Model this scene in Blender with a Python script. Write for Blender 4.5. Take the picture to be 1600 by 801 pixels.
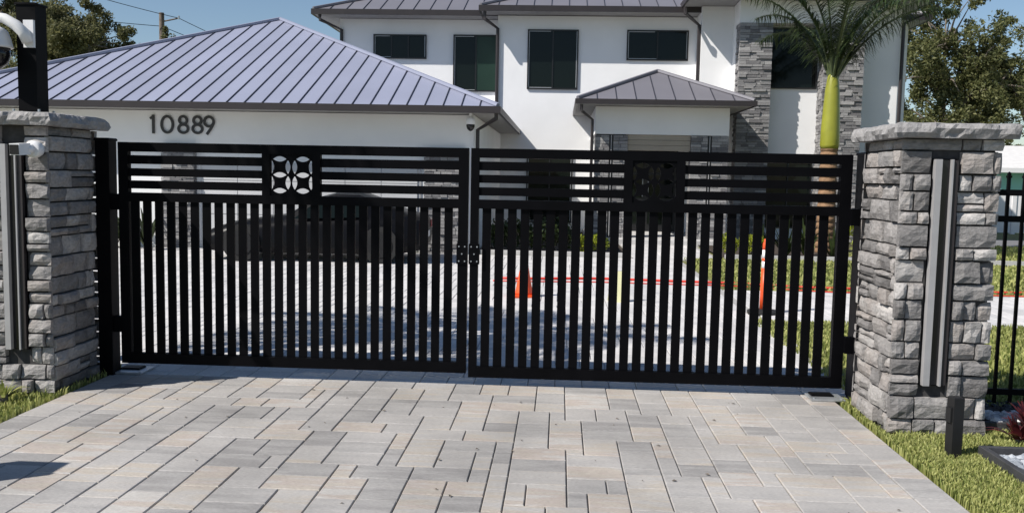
import bpy, math, random
from mathutils import Vector, Matrix, noise
random.seed(7)
rnd = random.uniform
scene = bpy.context.scene
for o in list(bpy.data.objects):
    bpy.data.objects.remove(o, do_unlink=True)
S = 1.18          # all coordinates below are multiplied by this at the very end (metres)

# ------------------------------------------------------------------ camera
cam_d = bpy.data.cameras.new('camera')
cam = bpy.data.objects.new('camera', cam_d)
scene.collection.objects.link(cam)
cam_d.sensor_width = 36.0
cam_d.lens = 1400.0 / 1600.0 * 36.0
cam_d.clip_start = 0.05
cam_d.clip_end = 2000.0
YAW, PITCH, ROLL = 0.05218, 0.08926, 0.01913
fw = Vector((-math.sin(YAW) * math.cos(PITCH), math.cos(YAW) * math.cos(PITCH), -math.sin(PITCH)))
rt = Vector((math.cos(YAW), math.sin(YAW), 0))
up = rt.cross(fw)
r2 = math.cos(ROLL) * rt + math.sin(ROLL) * up
u2 = -math.sin(ROLL) * rt + math.cos(ROLL) * up
m = Matrix((r2, u2, -fw)).transposed().to_4x4()
m.translation = Vector((0, -6.1137, 1.45)) * S
cam.matrix_world = m
scene.camera = cam

# ------------------------------------------------------------------ sky, sun, exposure
SUN = Vector((-1.62, -1.0, 1.85)).normalized()
world = bpy.data.worlds.new('World')
scene.world = world
world.use_nodes = True
wn = world.node_tree.nodes
wn.clear()
sky = wn.new('ShaderNodeTexSky')
sky.sky_type = 'NISHITA'
sky.sun_disc = False
sky.sun_elevation = math.asin(SUN.z)
sky.sun_rotation = math.atan2(SUN.x, SUN.y) % (2 * math.pi)
sky.altitude = 0
sky.air_density = 1.0
sky.dust_density = 0.25
sky.ozone_density = 2.6
bg = wn.new('ShaderNodeBackground')
bg.inputs['Strength'].default_value = 0.08
wo = wn.new('ShaderNodeOutputWorld')
world.node_tree.links.new(sky.outputs[0], bg.inputs[0])
world.node_tree.links.new(bg.outputs[0], wo.inputs[0])
sun_d = bpy.data.lights.new('sun', 'SUN')
sun_d.energy = 5.0
sun_d.angle = math.radians(0.53)
sun_d.color = (1.0, 0.95, 0.88)
sun = bpy.data.objects.new('sun', sun_d)
scene.collection.objects.link(sun)
sun.rotation_euler = SUN.to_track_quat('Z', 'Y').to_euler()
sun.location = (-8, -6, 14)
scene.view_settings.view_transform = 'Standard'
scene.view_settings.look = 'None'
scene.view_settings.exposure = 0.32
scene.view_settings.gamma = 1.0
scene.view_settings.use_curve_mapping = False
scene.render.engine = 'CYCLES'

# ------------------------------------------------------------------ helpers
col = scene.collection


class MB:
    """collects geometry for ONE mesh object"""
    def __init__(s):
        s.v = []
        s.f = []

    def quad(s, a, b, c, d):
        n = len(s.v)
        s.v += [tuple(a), tuple(b), tuple(c), tuple(d)]
        s.f.append((n, n + 1, n + 2, n + 3))
        return s

    def poly(s, pts):
        n = len(s.v)
        s.v += [tuple(p) for p in pts]
        s.f.append(tuple(range(n, n + len(pts))))
        return s

    def box(s, x0, x1, y0, y1, z0, z1, ch=0.0):
        n = len(s.v)
        if ch:
            s.v += [(x0, y0, z0), (x1, y0, z0), (x1, y1, z0), (x0, y1, z0),
                    (x0, y0, z1 - ch), (x1, y0, z1 - ch), (x1, y1, z1 - ch), (x0, y1, z1 - ch),
                    (x0 + ch, y0 + ch, z1), (x1 - ch, y0 + ch, z1), (x1 - ch, y1 - ch, z1), (x0 + ch, y1 - ch, z1)]
            fs = [(3, 2, 1, 0), (8, 9, 10, 11)]
            for k in range(4):
                j = (k + 1) % 4
                fs += [(k, j, j + 4, k + 4), (k + 4, j + 4, j + 8, k + 8)]
        else:
            s.v += [(x0, y0, z0), (x1, y0, z0), (x1, y1, z0), (x0, y1, z0), (x0, y0, z1), (x1, y0, z1), (x1, y1, z1), (x0, y1, z1)]
            fs = [(3, 2, 1, 0), (4, 5, 6, 7), (0, 1, 5, 4), (1, 2, 6, 5), (2, 3, 7, 6), (3, 0, 4, 7)]
        s.f += [tuple(n + i for i in f) for f in fs]
        return s

    def tube(s, pts, rads, n=8, cap=True):
        pts = [Vector(p) for p in pts]
        if not hasattr(rads, '__len__'):
            rads = [rads] * len(pts)
        b = len(s.v)
        ref = None
        for i, p in enumerate(pts):
            d = (pts[min(i + 1, len(pts) - 1)] - pts[max(i - 1, 0)]).normalized()
            if ref is None:
                ref = Vector((1, 0, 0)) if abs(d.x) < .8 else Vector((0, 1, 0))
            a = (ref - d * ref.dot(d))
            if a.length < 1e-4:
                a = d.orthogonal()
            a.normalize()
            ref = a
            c = d.cross(a)
            for k in range(n):
                t = 2 * math.pi * k / n
                s.v.append(tuple(p + (a * math.cos(t) + c * math.sin(t)) * rads[i]))
        for i in range(len(pts) - 1):
            for k in range(n):
                j = (k + 1) % n
                s.f.append((b + i * n + k, b + i * n + j, b + (i + 1) * n + j, b + (i + 1) * n + k))
        if cap:
            s.f.append(tuple(b + k for k in reversed(range(n))))
            s.f.append(tuple(b + (len(pts) - 1) * n + k for k in range(n)))
        return s

    def lathe(s, prof, c=(0, 0, 0), n=20):
        b = len(s.v)
        for r, z in prof:
            for k in range(n):
                t = 2 * math.pi * k / n
                s.v.append((c[0] + r * math.cos(t), c[1] + r * math.sin(t), c[2] + z))
        for i in range(len(prof) - 1):
            for k in range(n):
                j = (k + 1) % n
                s.f.append((b + i * n + k, b + i * n + j, b + (i + 1) * n + j, b + (i + 1) * n + k))
        s.f.append(tuple(b + k for k in reversed(range(n))))
        s.f.append(tuple(b + (len(prof) - 1) * n + k for k in range(n)))
        return s

    def build(s, name, mat, parent=None, smooth=False, label=None, cat=None, group=None, kind=None):
        me = bpy.data.meshes.new(name)
        me.from_pydata(s.v, [], s.f)
        me.update()
        if mat:
            me.materials.append(mat)
        if smooth:
            me.polygons.foreach_set('use_smooth', [True] * len(me.polygons))
            me.update()
        o = bpy.data.objects.new(name, me)
        col.objects.link(o)
        if parent:
            o.parent = parent
        tag(o, label, cat, group, kind)
        return o


def tag(o, label=None, cat=None, group=None, kind=None):
    if label: o['label'] = label
    if cat: o['category'] = cat
    if group: o['group'] = group
    if kind: o['kind'] = kind
    return o


def empty(name, loc=(0, 0, 0), rz=0, label=None, cat=None, group=None):
    o = bpy.data.objects.new(name, None)
    o.empty_display_size = .1
    col.objects.link(o)
    o.location = loc
    o.rotation_euler = (0, 0, rz)
    return tag(o, label, cat, group)


def autosmooth(o, ang=40):
    me = o.data
    me.polygons.foreach_set('use_smooth', [True] * len(me.polygons))
    try:
        me.set_sharp_from_angle(angle=math.radians(ang))
    except Exception:
        pass
    return o


# ------------------------------------------------------------------ materials
def new_mat(name):
    mt = bpy.data.materials.new(name)
    mt.use_nodes = True
    nt = mt.node_tree
    return mt, nt, nt.nodes['Principled BSDF'], nt.nodes, nt.links


def mat(name, c, rough=.6, metal=0., var=.12, scale=6., bump=0., bscale=40., spec=.5, rnd_v=0., coat=0., trans=0., detail=6.):
    """base colour with noise variation, random value per object/island and fine bump"""
    mt, nt, b, N, L = new_mat(name)
    b.inputs['Roughness'].default_value = rough
    b.inputs['Metallic'].default_value = metal
    b.inputs['Specular IOR Level'].default_value = spec
    if coat:
        b.inputs['Coat Weight'].default_value = coat
    tc = N.new('ShaderNodeTexCoord')
    nz = N.new('ShaderNodeTexNoise')
    nz.inputs['Scale'].default_value = scale
    nz.inputs['Detail'].default_value = detail
    L.new(tc.outputs['Object'], nz.inputs['Vector'])
    mr = N.new('ShaderNodeMapRange')
    mr.inputs['From Min'].default_value = .3
    mr.inputs['From Max'].default_value = .7
    mr.inputs['To Min'].default_value = 1 - var
    mr.inputs['To Max'].default_value = 1 + var
    L.new(nz.outputs[0], mr.inputs['Value'])
    val = mr.outputs[0]
    if rnd_v:
        gi = N.new('ShaderNodeNewGeometry')
        oi = N.new('ShaderNodeObjectInfo')
        ad = N.new('ShaderNodeMath'); ad.operation = 'ADD'
        L.new(gi.outputs['Random Per Island'], ad.inputs[0])
        L.new(oi.outputs['Random'], ad.inputs[1])
        fr = N.new('ShaderNodeMath'); fr.operation = 'FRACT'
        L.new(ad.outputs[0], fr.inputs[0])
        m2 = N.new('ShaderNodeMapRange')
        m2.inputs['To Min'].default_value = 1 - rnd_v
        m2.inputs['To Max'].default_value = 1 + rnd_v
        L.new(fr.outputs[0], m2.inputs['Value'])
        mu = N.new('ShaderNodeMath'); mu.operation = 'MULTIPLY'
        L.new(val, mu.inputs[0]); L.new(m2.outputs[0], mu.inputs[1])
        val = mu.outputs[0]
    vm = N.new('ShaderNodeVectorMath'); vm.operation = 'SCALE'
    vm.inputs[0].default_value = c
    L.new(val, vm.inputs['Scale'])
    L.new(vm.outputs[0], b.inputs['Base Color'])
    if bump:
        n2 = N.new('ShaderNodeTexNoise')
        n2.inputs['Scale'].default_value = bscale
        n2.inputs['Detail'].default_value = 8
        L.new(tc.outputs['Object'], n2.inputs['Vector'])
        bp = N.new('ShaderNodeBump')
        bp.inputs['Strength'].default_value = bump
        bp.inputs['Distance'].default_value = .02
        L.new(n2.outputs[0], bp.inputs['Height'])
        L.new(bp.outputs[0], b.inputs['Normal'])
    return mt


def ramp_mat(name, stops, rough=.8, scale=3., bump=.3, bscale=30., stretch=(1, 1, 1), nmix=.35, per_piece=True, interp='LINEAR', stain=0.):
    """pieces take a colour from a ramp by random value, blended with noise"""
    mt, nt, b, N, L = new_mat(name)
    b.inputs['Roughness'].default_value = rough
    b.inputs['Specular IOR Level'].default_value = .3
    tc = N.new('ShaderNodeTexCoord')
    gi = N.new('ShaderNodeNewGeometry')
    oi = N.new('ShaderNodeObjectInfo')
    ad = N.new('ShaderNodeMath'); ad.operation = 'ADD'
    L.new(gi.outputs['Random Per Island'], ad.inputs[0]); L.new(oi.outputs['Random'], ad.inputs[1])
    fr = N.new('ShaderNodeMath'); fr.operation = 'FRACT'
    L.new(ad.outputs[0], fr.inputs[0])
    mp = N.new('ShaderNodeMapping')
    mp.inputs['Scale'].default_value = stretch
    L.new(tc.outputs['Object'], mp.inputs['Vector'])
    cx = N.new('ShaderNodeCombineXYZ')
    L.new(oi.outputs['Random'], cx.inputs['Z'])
    sc = N.new('ShaderNodeVectorMath'); sc.operation = 'SCALE'; sc.inputs['Scale'].default_value = 37.
    L.new(cx.outputs[0], sc.inputs[0])
    av = N.new('ShaderNodeVectorMath'); av.operation = 'ADD'
    L.new(mp.outputs[0], av.inputs[0]); L.new(sc.outputs[0], av.inputs[1])
    nz = N.new('ShaderNodeTexNoise')
    nz.inputs['Scale'].default_value = scale
    nz.inputs['Detail'].default_value = 7
    nz.inputs['Roughness'].default_value = .6
    L.new(av.outputs[0], nz.inputs['Vector'])
    mx = N.new('ShaderNodeMath'); mx.operation = 'MULTIPLY_ADD'
    sb = N.new('ShaderNodeMath'); sb.operation = 'SUBTRACT'
    sb.inputs[1].default_value = .5
    L.new(nz.outputs[0], sb.inputs[0])
    L.new(sb.outputs[0], mx.inputs[0]); mx.inputs[1].default_value = nmix * 4
    L.new(fr.outputs[0], mx.inputs[2])
    cr = N.new('ShaderNodeValToRGB')
    cr.color_ramp.interpolation = interp
    el = cr.color_ramp.elements
    el[0].position, el[0].color = stops[0][0], (*stops[0][1], 1)
    el[1].position, el[1].color = stops[-1][0], (*stops[-1][1], 1)
    for p, c in stops[1:-1]:
        e = el.new(p); e.color = (*c, 1)
    L.new(mx.outputs[0], cr.inputs[0])
    out = cr.outputs[0]
    n3 = N.new('ShaderNodeTexNoise')
    n3.inputs['Scale'].default_value = bscale * 1.5
    n3.inputs['Detail'].default_value = 6
    L.new(av.outputs[0], n3.inputs['Vector'])
    mr = N.new('ShaderNodeMapRange')
    mr.inputs['From Min'].default_value = .3; mr.inputs['From Max'].default_value = .7
    mr.inputs['To Min'].default_value = .8; mr.inputs['To Max'].default_value = 1.15
    L.new(n3.outputs[0], mr.inputs['Value'])
    vm = N.new('ShaderNodeVectorMath'); vm.operation = 'SCALE'
    L.new(out, vm.inputs[0]); L.new(mr.outputs[0], vm.inputs['Scale'])
    out = vm.outputs[0]
    if stain:
        n4 = N.new('ShaderNodeTexNoise')
        n4.inputs['Scale'].default_value = 1.1
        n4.inputs['Detail'].default_value = 5
        gp = N.new('ShaderNodeNewGeometry')
        L.new(gp.outputs['Position'], n4.inputs['Vector'])
        m5 = N.new('ShaderNodeMapRange')
        m5.inputs['From Min'].default_value = .35; m5.inputs['From Max'].default_value = .65
        m5.inputs['To Min'].default_value = 1 - stain; m5.inputs['To Max'].default_value = 1 + stain * .4
        L.new(n4.outputs[0], m5.inputs['Value'])
        v5 = N.new('ShaderNodeVectorMath'); v5.operation = 'SCALE'
        L.new(out, v5.inputs[0]); L.new(m5.outputs[0], v5.inputs['Scale'])
        out = v5.outputs[0]
    L.new(out, b.inputs['Base Color'])
    if bump:
        bp = N.new('ShaderNodeBump')
        bp.inputs['Strength'].default_value = bump
        bp.inputs['Distance'].default_value = .02
        n2 = N.new('ShaderNodeTexNoise')
        n2.inputs['Scale'].default_value = bscale
        n2.inputs['Detail'].default_value = 9
        n2.inputs['Roughness'].default_value = .65
        L.new(av.outputs[0], n2.inputs['Vector'])
        L.new(n2.outputs[0], bp.inputs['Height'])
        L.new(bp.outputs[0], b.inputs['Normal'])
    return mt


def leaf_mat(name, c, c2, rough=.5, trans=.25):
    mt, nt, b, N, L = new_mat(name)
    gi = N.new('ShaderNodeNewGeometry')
    cr = N.new('ShaderNodeValToRGB')
    cr.color_ramp.elements[0].color = (*c, 1)
    cr.color_ramp.elements[1].color = (*c2, 1)
    L.new(gi.outputs['Random Per Island'], cr.inputs[0])
    L.new(cr.outputs[0], b.inputs['Base Color'])
    b.inputs['Roughness'].default_value = rough
    b.inputs['Specular IOR Level'].default_value = .35
    tr = N.new('ShaderNodeBsdfTranslucent')
    L.new(cr.outputs[0], tr.inputs['Color'])
    ms = N.new('ShaderNodeMixShader')
    ms.inputs[0].default_value = trans
    L.new(b.outputs[0], ms.inputs[1]); L.new(tr.outputs[0], ms.inputs[2])
    L.new(ms.outputs[0], N['Material Output'].inputs['Surface'])
    return mt


M = {}
M['gate'] = mat('black_powder_coat', (.0022, .0022, .0030), .5, 0, .25, 5, .04, 300, spec=.07)
M['post'] = mat('black_post_paint', (.0025, .0025, .0033), .5, 0, .2, 4, spec=.08)
M['stucco'] = mat('white_stucco', (.80, .80, .80), .9, 0, .03, 1.3, .12, 90, spec=.2)
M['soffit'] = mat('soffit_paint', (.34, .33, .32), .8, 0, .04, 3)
M['fascia'] = mat('bronze_fascia', (.028, .023, .024), .42, .0, .12, 3, spec=.45)
M['roof'] = mat('grey_metal_roof_sheen', (.27, .285, .37), .38, .0, .05, .8, spec=.6, rnd_v=.05)  # garage roof: sheen of sun and sky put into a paler, bluer base
M['roof2'] = mat('grey_metal_roof_upper', (.165, .16, .18), .42, .0, .06, .8, spec=.5, rnd_v=.06)
M['seam'] = mat('shaded_roof_seam', (.035, .036, .048), .5, 0, .1, 4)  # shadow along the ribs put into a dark seam colour
M['frame'] = mat('black_window_frame', (.008, .008, .009), .4, 0, .1, 4)
M['frame_light'] = mat('silver_window_track', (.45, .46, .47), .4, .3, .05, 6)
M['paver'] = ramp_mat('weathered_pavers', [(0, (.28, .27, .264)), (.18, (.345, .334, .324)), (.45, (.388, .372, .358)), (.66, (.41, .392, .373)), (.8, (.42, .38, .33)), (.9, (.41, .358, .323)), (1, (.445, .426, .402))],
                      .88, 4.0, .35, 60, (.5, 2.8, 1), .3, stain=.2)
M['paver_court'] = ramp_mat('glare_courtyard_pavers', [(0, (.50, .49, .49)), (.5, (.57, .56, .555)), (1, (.64, .62, .61))], .85, 4.5, .2, 60, (.45, 2.2, 1), .14, stain=.1)  # sun glare on the courtyard put into paler paver colours
M['joint'] = mat('joint_sand', (.17, .16, .15), .95, 0, .3, 30)
M['joint_court'] = mat('glare_joint_sand', (.36, .35, .34), .95, 0, .2, 30)  # joint colour lightened to carry the same courtyard glare
M['stone'] = ramp_mat('ledge_stone', [(0, (.155, .148, .146)), (.3, (.25, .24, .236)), (.5, (.31, .295, .287)), (.7, (.30, .272, .255)), (.85, (.36, .345, .335)), (1, (.46, .44, .425))], .85, 7, .8, 22, (1, 1, 1.6), .12)
M['mortar'] = mat('dark_mortar', (.045, .043, .043), .95, 0, .3, 20)
M['capstone'] = ramp_mat('cap_stone', [(0, (.22, .215, .215)), (.5, (.31, .30, .298)), (1, (.40, .39, .38))], .85, 5, .9, 16, (1, 1, 1), .2)
M['ledge'] = ramp_mat('fine_ledge_stone', [(0, (.14, .135, .14)), (.5, (.24, .235, .235)), (1, (.36, .35, .345))], .85, 6, .5, 25, (1, 1, 1.5), .12)
M['ledge_dark'] = ramp_mat('dark_slate_ledge', [(0, (.035, .04, .055)), (1, (.09, .095, .115))], .8, 6, .5, 25, (1, 1, 1.5), .12)
M['beige'] = mat('beige_boards', (.33, .29, .235), .8, 0, .06, 2)
M['garage_door'] = mat('pale_grey_door_panel', (.52, .52, .53), .6, 0, .04, 2)
M['white_plastic'] = mat('white_plastic', (.72, .72, .73), .35, 0, .03, 5)
M['black_plastic'] = mat('black_plastic', (.01, .01, .012), .2, 0, .1, 5)
M['digit'] = mat('dark_bronze_digit', (.035, .033, .034), .4, .3, .1, 6)
M['light_metal'] = mat('pale_brushed_metal', (.36, .355, .36), .5, .2, .07, 9, .05, 200)
M['steel'] = mat('galvanised_steel', (.42, .44, .46), .35, .6, .15, 8)
M['dirt'] = mat('soil_and_mulch', (.045, .033, .025), .95, 0, .4, 14, .8, 30)
M['kerb'] = mat('concrete_kerb', (.48, .47, .46), .85, 0, .12, 6, .2, 50)
M['edging'] = mat('dark_slate_edging', (.04, .041, .045), .7, 0, .2, 8, .2, 40)
M['bollard'] = mat('dark_bronze_paint', (.014, .014, .015), .5, 0, .15, 8, spec=.3)
M['rock_white'] = ramp_mat('white_landscape_rock', [(0, (.40, .40, .41)), (1, (.72, .72, .71))], .8, 8, .4, 30, (1, 1, 1), .15)
M['rock_grey'] = ramp_mat('grey_landscape_gravel', [(0, (.10, .11, .13)), (.5, (.30, .33, .37)), (1, (.55, .57, .60))], .8, 8, .4, 30, (1, 1, 1), .15)
M['asphalt'] = mat('asphalt', (.16, .16, .165), .9, 0, .15, 3, .2, 60)
M['orange'] = mat('orange_plastic', (.75, .085, .015), .45, 0, .08, 5)
M['reflect'] = mat('white_reflective_band', (.80, .80, .80), .4, 0, .03, 5)
M['rubber'] = mat('black_rubber', (.012, .012, .012), .8, 0, .2, 8)
M['hose'] = mat('red_hose', (.62, .05, .035), .5, 0, .1, 8)
M['yellow'] = mat('pale_yellow_plastic', (.72, .70, .42), .5, 0, .05, 8)
M['car'] = mat('black_car_paint', (.004, .004, .005), .35, 0, .1, 2, coat=.05, spec=.12)
M['tail'] = mat('red_lens', (.35, .01, .02), .2, 0, .05, 4)
M['bark'] = mat('grey_bark', (.16, .135, .11), .95, 0, .35, 7, .8, 18)
M['palm_bark'] = mat('palm_trunk', (.22, .13, .07), .9, 0, .3, 9, .5, 25)
M['shaft'] = mat('yellow_green_crownshaft', (.25, .255, .028), .35, 0, .14, 2.5, spec=.5)
M['petiole'] = mat('palm_petiole', (.07, .09, .035), .5, 0, .25, 8)
M['frond'] = leaf_mat('palm_leaflet', (.018, .035, .012), (.055, .08, .025), .4, .2)
M['oak'] = leaf_mat('oak_leaf', (.065, .082, .028), (.21, .21, .085), .55, .4)
M['pine'] = leaf_mat('far_tree_leaf', (.075, .085, .036), (.22, .21, .095), .6, .4)
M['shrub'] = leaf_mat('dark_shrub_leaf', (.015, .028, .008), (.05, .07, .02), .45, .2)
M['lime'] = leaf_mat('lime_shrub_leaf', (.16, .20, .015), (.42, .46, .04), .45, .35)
M['red_leaf'] = leaf_mat('red_leaf', (.05, .008, .012), (.16, .03, .03), .45, .25)
M['grass'] = leaf_mat('lawn_blade', (.17, .215, .05), (.52, .52, .20), .55, .35)
M['turf'] = mat('turf_ground', (.16, .165, .06), .95, 0, .35, 9, .6, 60)
M['aqua'] = mat('aqua_wall', (.30, .62, .62), .8, 0, .03, 2)
M['shingle'] = mat('pale_shingle', (.60, .59, .58), .9, 0, .08, 5, .3, 30)
M['wood_pole'] = mat('utility_pole_wood', (.15, .12, .10), .9, 0, .3, 4)
M['vinyl'] = mat('white_vinyl', (.70, .69, .70), .6, 0, .03, 3)

mt, nt, b, N, L = new_mat('dark_window_glass')
b.inputs['Base Color'].default_value = (.005, .008, .007, 1)
b.inputs['Roughness'].default_value = .06
b.inputs['Specular IOR Level'].default_value = .22
nzg = N.new('ShaderNodeTexNoise'); nzg.inputs['Scale'].default_value = 1.2
bpg = N.new('ShaderNodeBump'); bpg.inputs['Strength'].default_value = .06; bpg.inputs['Distance'].default_value = .05
tcg = N.new('ShaderNodeTexCoord')
L.new(tcg.outputs['Object'], nzg.inputs['Vector']); L.new(nzg.outputs[0], bpg.inputs['Height']); L.new(bpg.outputs[0], b.inputs['Normal'])
M['glass'] = mt
M['glass2'] = mat('green_screened_glass', (.016, .034, .025), .25, 0, .1, 2, spec=.25)

# ================================================================== GROUND
# ground sheet reaching the horizon, lawns, soil beds
MB().quad((-700, -300, -.03), (700, -300, -.03), (700, 900, -.03), (-700, 900, -.03)).build('ground', M['turf'], kind='structure')
MB().box(-60, 60, -14, -5.2, -.2, .0).build('street', M['asphalt'], kind='structure')
MB().box(7.2, 60, 15.9, 18.6, -.1, -.005).build('side_road', M['asphalt'], kind='structure')

# ---- pavers
U = .095


def tile_region(nx, ny, rng, big=.7):
    """random three-size tiling of an nx x ny cell grid -> list of (i, j, w, h)"""
    occ = [[0] * ny for _ in range(nx)]
    pid = [0]

    def run(b_, j):
        # how many rows above j a joint already runs along boundary b_
        n_ = 0
        while j - 1 - n_ >= 0 and 0 < b_ < nx and occ[b_ - 1][j - 1 - n_] != occ[b_][j - 1 - n_]:
            n_ += 1
        return n_
    out = []
    for j in range(ny):
        i = 0
        while i < nx:
            if occ[i][j]:
                i += 1
                continue
            free = 0
            while i + free < nx and not occ[i + free][j] and free < 4:
                free += 1
            opts = []
            for (w, h, wt) in ((2, 3, 6), (3, 2, 3.2), (2, 2, 2.0), (2, 1, .12), (1, 2, .08), (1, 3, .06), (3, 3, 0), (1, 1, .01)):
                if w > free or j + h > ny:
                    continue
                if any(occ[i + a][j + c] for a in range(w) for c in range(h)):
                    continue
                rest = free - w
                if rest == 1 and free < 4:
                    wt *= .05
                q_ = run(i + w, j) + h
                if q_ > 7:
                    wt *= .03
                opts.append((w, h, wt))
            tot = sum(o[2] for o in opts)
            r = rng.uniform(0, tot)
            for w, h, wt in opts:
                r -= wt
                if r <= 0:
                    break
            pid[0] += 1
            for a in range(w):
                for c in range(h):
                    occ[i + a][j + c] = pid[0]
            out.append((i, j, w, h))
            i += w
    return out


def paver_mb(w, d, dz=0, mbx=None, cx=0, cy=0, t=.05):
    mbx = mbx or MB()
    g = .0026
    mbx.box(cx - w / 2 + g, cx + w / 2 - g, cy - d / 2 + g, cy + d / 2 - g, -t, dz, .004)
    return mbx


drive = MB().box(-3.17, 1.87, -5.2, 0, -.12, -.012).build('driveway', M['joint'], kind='structure')
DX0, DX1 = -3.15, 1.86
BW = .19
rg = random.Random(11)
cells = []
ncol = 49
x_in0 = DX0 + BW
uw = (DX1 - BW - x_in0) / ncol
for (i, j, w, h) in tile_region(ncol, 54, rg):
    cells.append((x_in0 + (i + w / 2) * uw, .02 - (j + h / 2) * U, w * uw, h * U))
k = 0
while k * .285 < 5.1:
    cells.append((DX1 - BW / 2, .02 - (k + .5) * .285, BW, .285))
    cells.append((DX0 + BW / 2, .02 - (k + .5) * .285, BW, .285))
    k += 1
cells.sort(key=lambda c: -c[1])
shared = {}
far_front = MB()
npv = 0
for (cx, cy, w, d) in cells:
    dz = rg.uniform(-.0015, .0015)
    if npv < 298 and cy > -2.75:
        key = (round(w, 3), round(d, 3))
        if key not in shared:
            o = paver_mb(w, d).build('paver', M['paver'], drive)
            shared[key] = o.data
        else:
            o = bpy.data.objects.new('paver', shared[key]); col.objects.link(o); o.parent = drive
        o.location = (cx, cy, dz)
        o.rotation_euler = (rg.uniform(-.003, .003), rg.uniform(-.003, .003), rg.uniform(-.004, .004))
        npv += 1
    else:
        paver_mb(w, d, dz, far_front, cx, cy)
far_front.build('paver_field', M['paver'], drive, kind='stuff')

# courtyard behind the gate: pavers too bright and narrow to tell apart singly
court = MB().box(-11.5, 2.2, 0.001, 10.3, -.12, -.012)
court.box(2.201, 14, 3.3, 5.9, -.12, -.012)
court.box(1.35, 3.0, 10.301, 14.2, -.12, -.012)
court = court.build('courtyard', M['joint_court'], kind='structure')
cm = MB()
rg = random.Random(5)
for (X0, X1, Y0, Y1) in ((-9.6, 2.18, .03, 10.3), (2.2, 9, 3.3, 5.88), (1.37, 2.98, 10.32, 14.2)):
    u = .19
    for (i, j, w, h) in tile_region(int((X1 - X0) / .095), int((Y1 - Y0) / .095), rg):
        paver_mb(w * .095, h * .095, rg.uniform(-.001, .001), cm, X0 + (i + w / 2) * .095, Y0 + (j + h / 2) * .095, .03)
cm.build('paver_field', M['paver_court'], court, kind='stuff')

# ================================================================== STONE PILLARS


def stone_piece(o, u, n, w, h, depth, rng, nx=None):
    """irregular split-faced stone: o = lower-left back corner, u = along, n = outwards"""
    mbx = MB()
    up_ = Vector((0, 0, 1))
    nx = nx or max(3, min(6, int(w / .055)))
    nz = 2 if h < .07 else 3
    off = Vector((rng.uniform(-50, 50), rng.uniform(-50, 50), rng.uniform(-50, 50)))
    tilt = rng.uniform(-.006, .006)
    idx = {}
    for a in range(nx + 1):
        for c in range(nz + 1):
            s_, t_ = a / nx, c / nz
            e = (a in (0, nx)) + (c in (0, nz))
            ea = .005 if a == 0 else (-.005 if a == nx else 0)
            ec = .005 if c == 0 else (-.005 if c == nz else 0)
            p = o + u * (s_ * w + ea) + up_ * (t_ * h + ec)
            nn = noise.noise(p * 14 + off) * .013 + noise.noise(p * 38 + off) * .008
            d = depth + nn + tilt * (t_ - .5) * 2 - (.009 if e else 0) - (.004 if e == 2 else 0)
            p = p + u * (noise.noise(p * 25 + off) * .004) * (1 if not e or c in (0, nz) else .6) + up_ * noise.noise(p * 22 - off) * .0035
            p = p + n * d
            idx[a, c] = len(mbx.v)
            mbx.v.append(tuple(p))
    for a in range(nx):
        for c in range(nz):
            mbx.f.append((idx[a, c], idx[a + 1, c], idx[a + 1, c + 1], idx[a, c + 1]))
    rim = [(a, 0) for a in range(nx)] + [(nx, c) for c in range(nz)] + [(a, nz) for a in range(nx, 0, -1)] + [(0, c) for c in range(nz, 0, -1)]
    bi = []
    for (a, c) in rim:
        p = o + u * (a / nx * (w - .008) + .004) + up_ * (c / nz * (h - .008) + .004)
        bi.append(len(mbx.v)); mbx.v.append(tuple(p))
    for q in range(len(rim)):
        r_ = (q + 1) % len(rim)
        mbx.f.append((idx[rim[q]], bi[q], bi[r_], idx[rim[r_]]))
    return mbx


def stone_rows(H, rng):
    z, rows = 0.0, []
    while z < H - .001:
        h = rng.choice((.075, .09, .10, .115, .13, .10))
        if H - z - h < .06:
            h = H - z
        rows.append((z, h)); z += h
    return rows


def stone_face(parent, o, u, n, W, H, rng, depth=.035, rows=None, holes=None, first_ext=0, wmax=.34):
    """holes: (s0, s1, z0, z1) in face coordinates left free"""
    u = Vector(u); n = Vector(n); o = Vector(o)
    for (z, h) in rows:
        spans = [(0.0, W)]
        if holes:
            s0, s1, z0, z1 = holes
            if z + h > z0 + .02 and z < z1 - .02:
                spans = [(0.0, s0), (s1, W)]
        for (a, b_) in spans:
            s_ = a
            while s_ < b_ - .001:
                w = rng.choice((.07, .11, .16, .3)) * rng.uniform(.9, 1.15) if b_ - s_ < .26 else rng.uniform(.09, wmax)
                if b_ - s_ - w < .045:
                    w = b_ - s_
                dp = depth + rng.uniform(-.018, .018)
                split = h > .095 and rng.random() < .33 and w > .1
                parts = [(z, h)]
                if split:
                    hh = h * rng.choice((.4, .5, .6))
                    parts = [(z, hh), (z + hh, h - hh)]
                for (zz, h2) in parts:
                    st = stone_piece(o + u * s_ + Vector((0, 0, zz)), u, n, w, h2 - .002, dp + rng.uniform(-.006, .006), rng)
                    st.build('stone', M['stone'], parent)
                s_ += w


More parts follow.
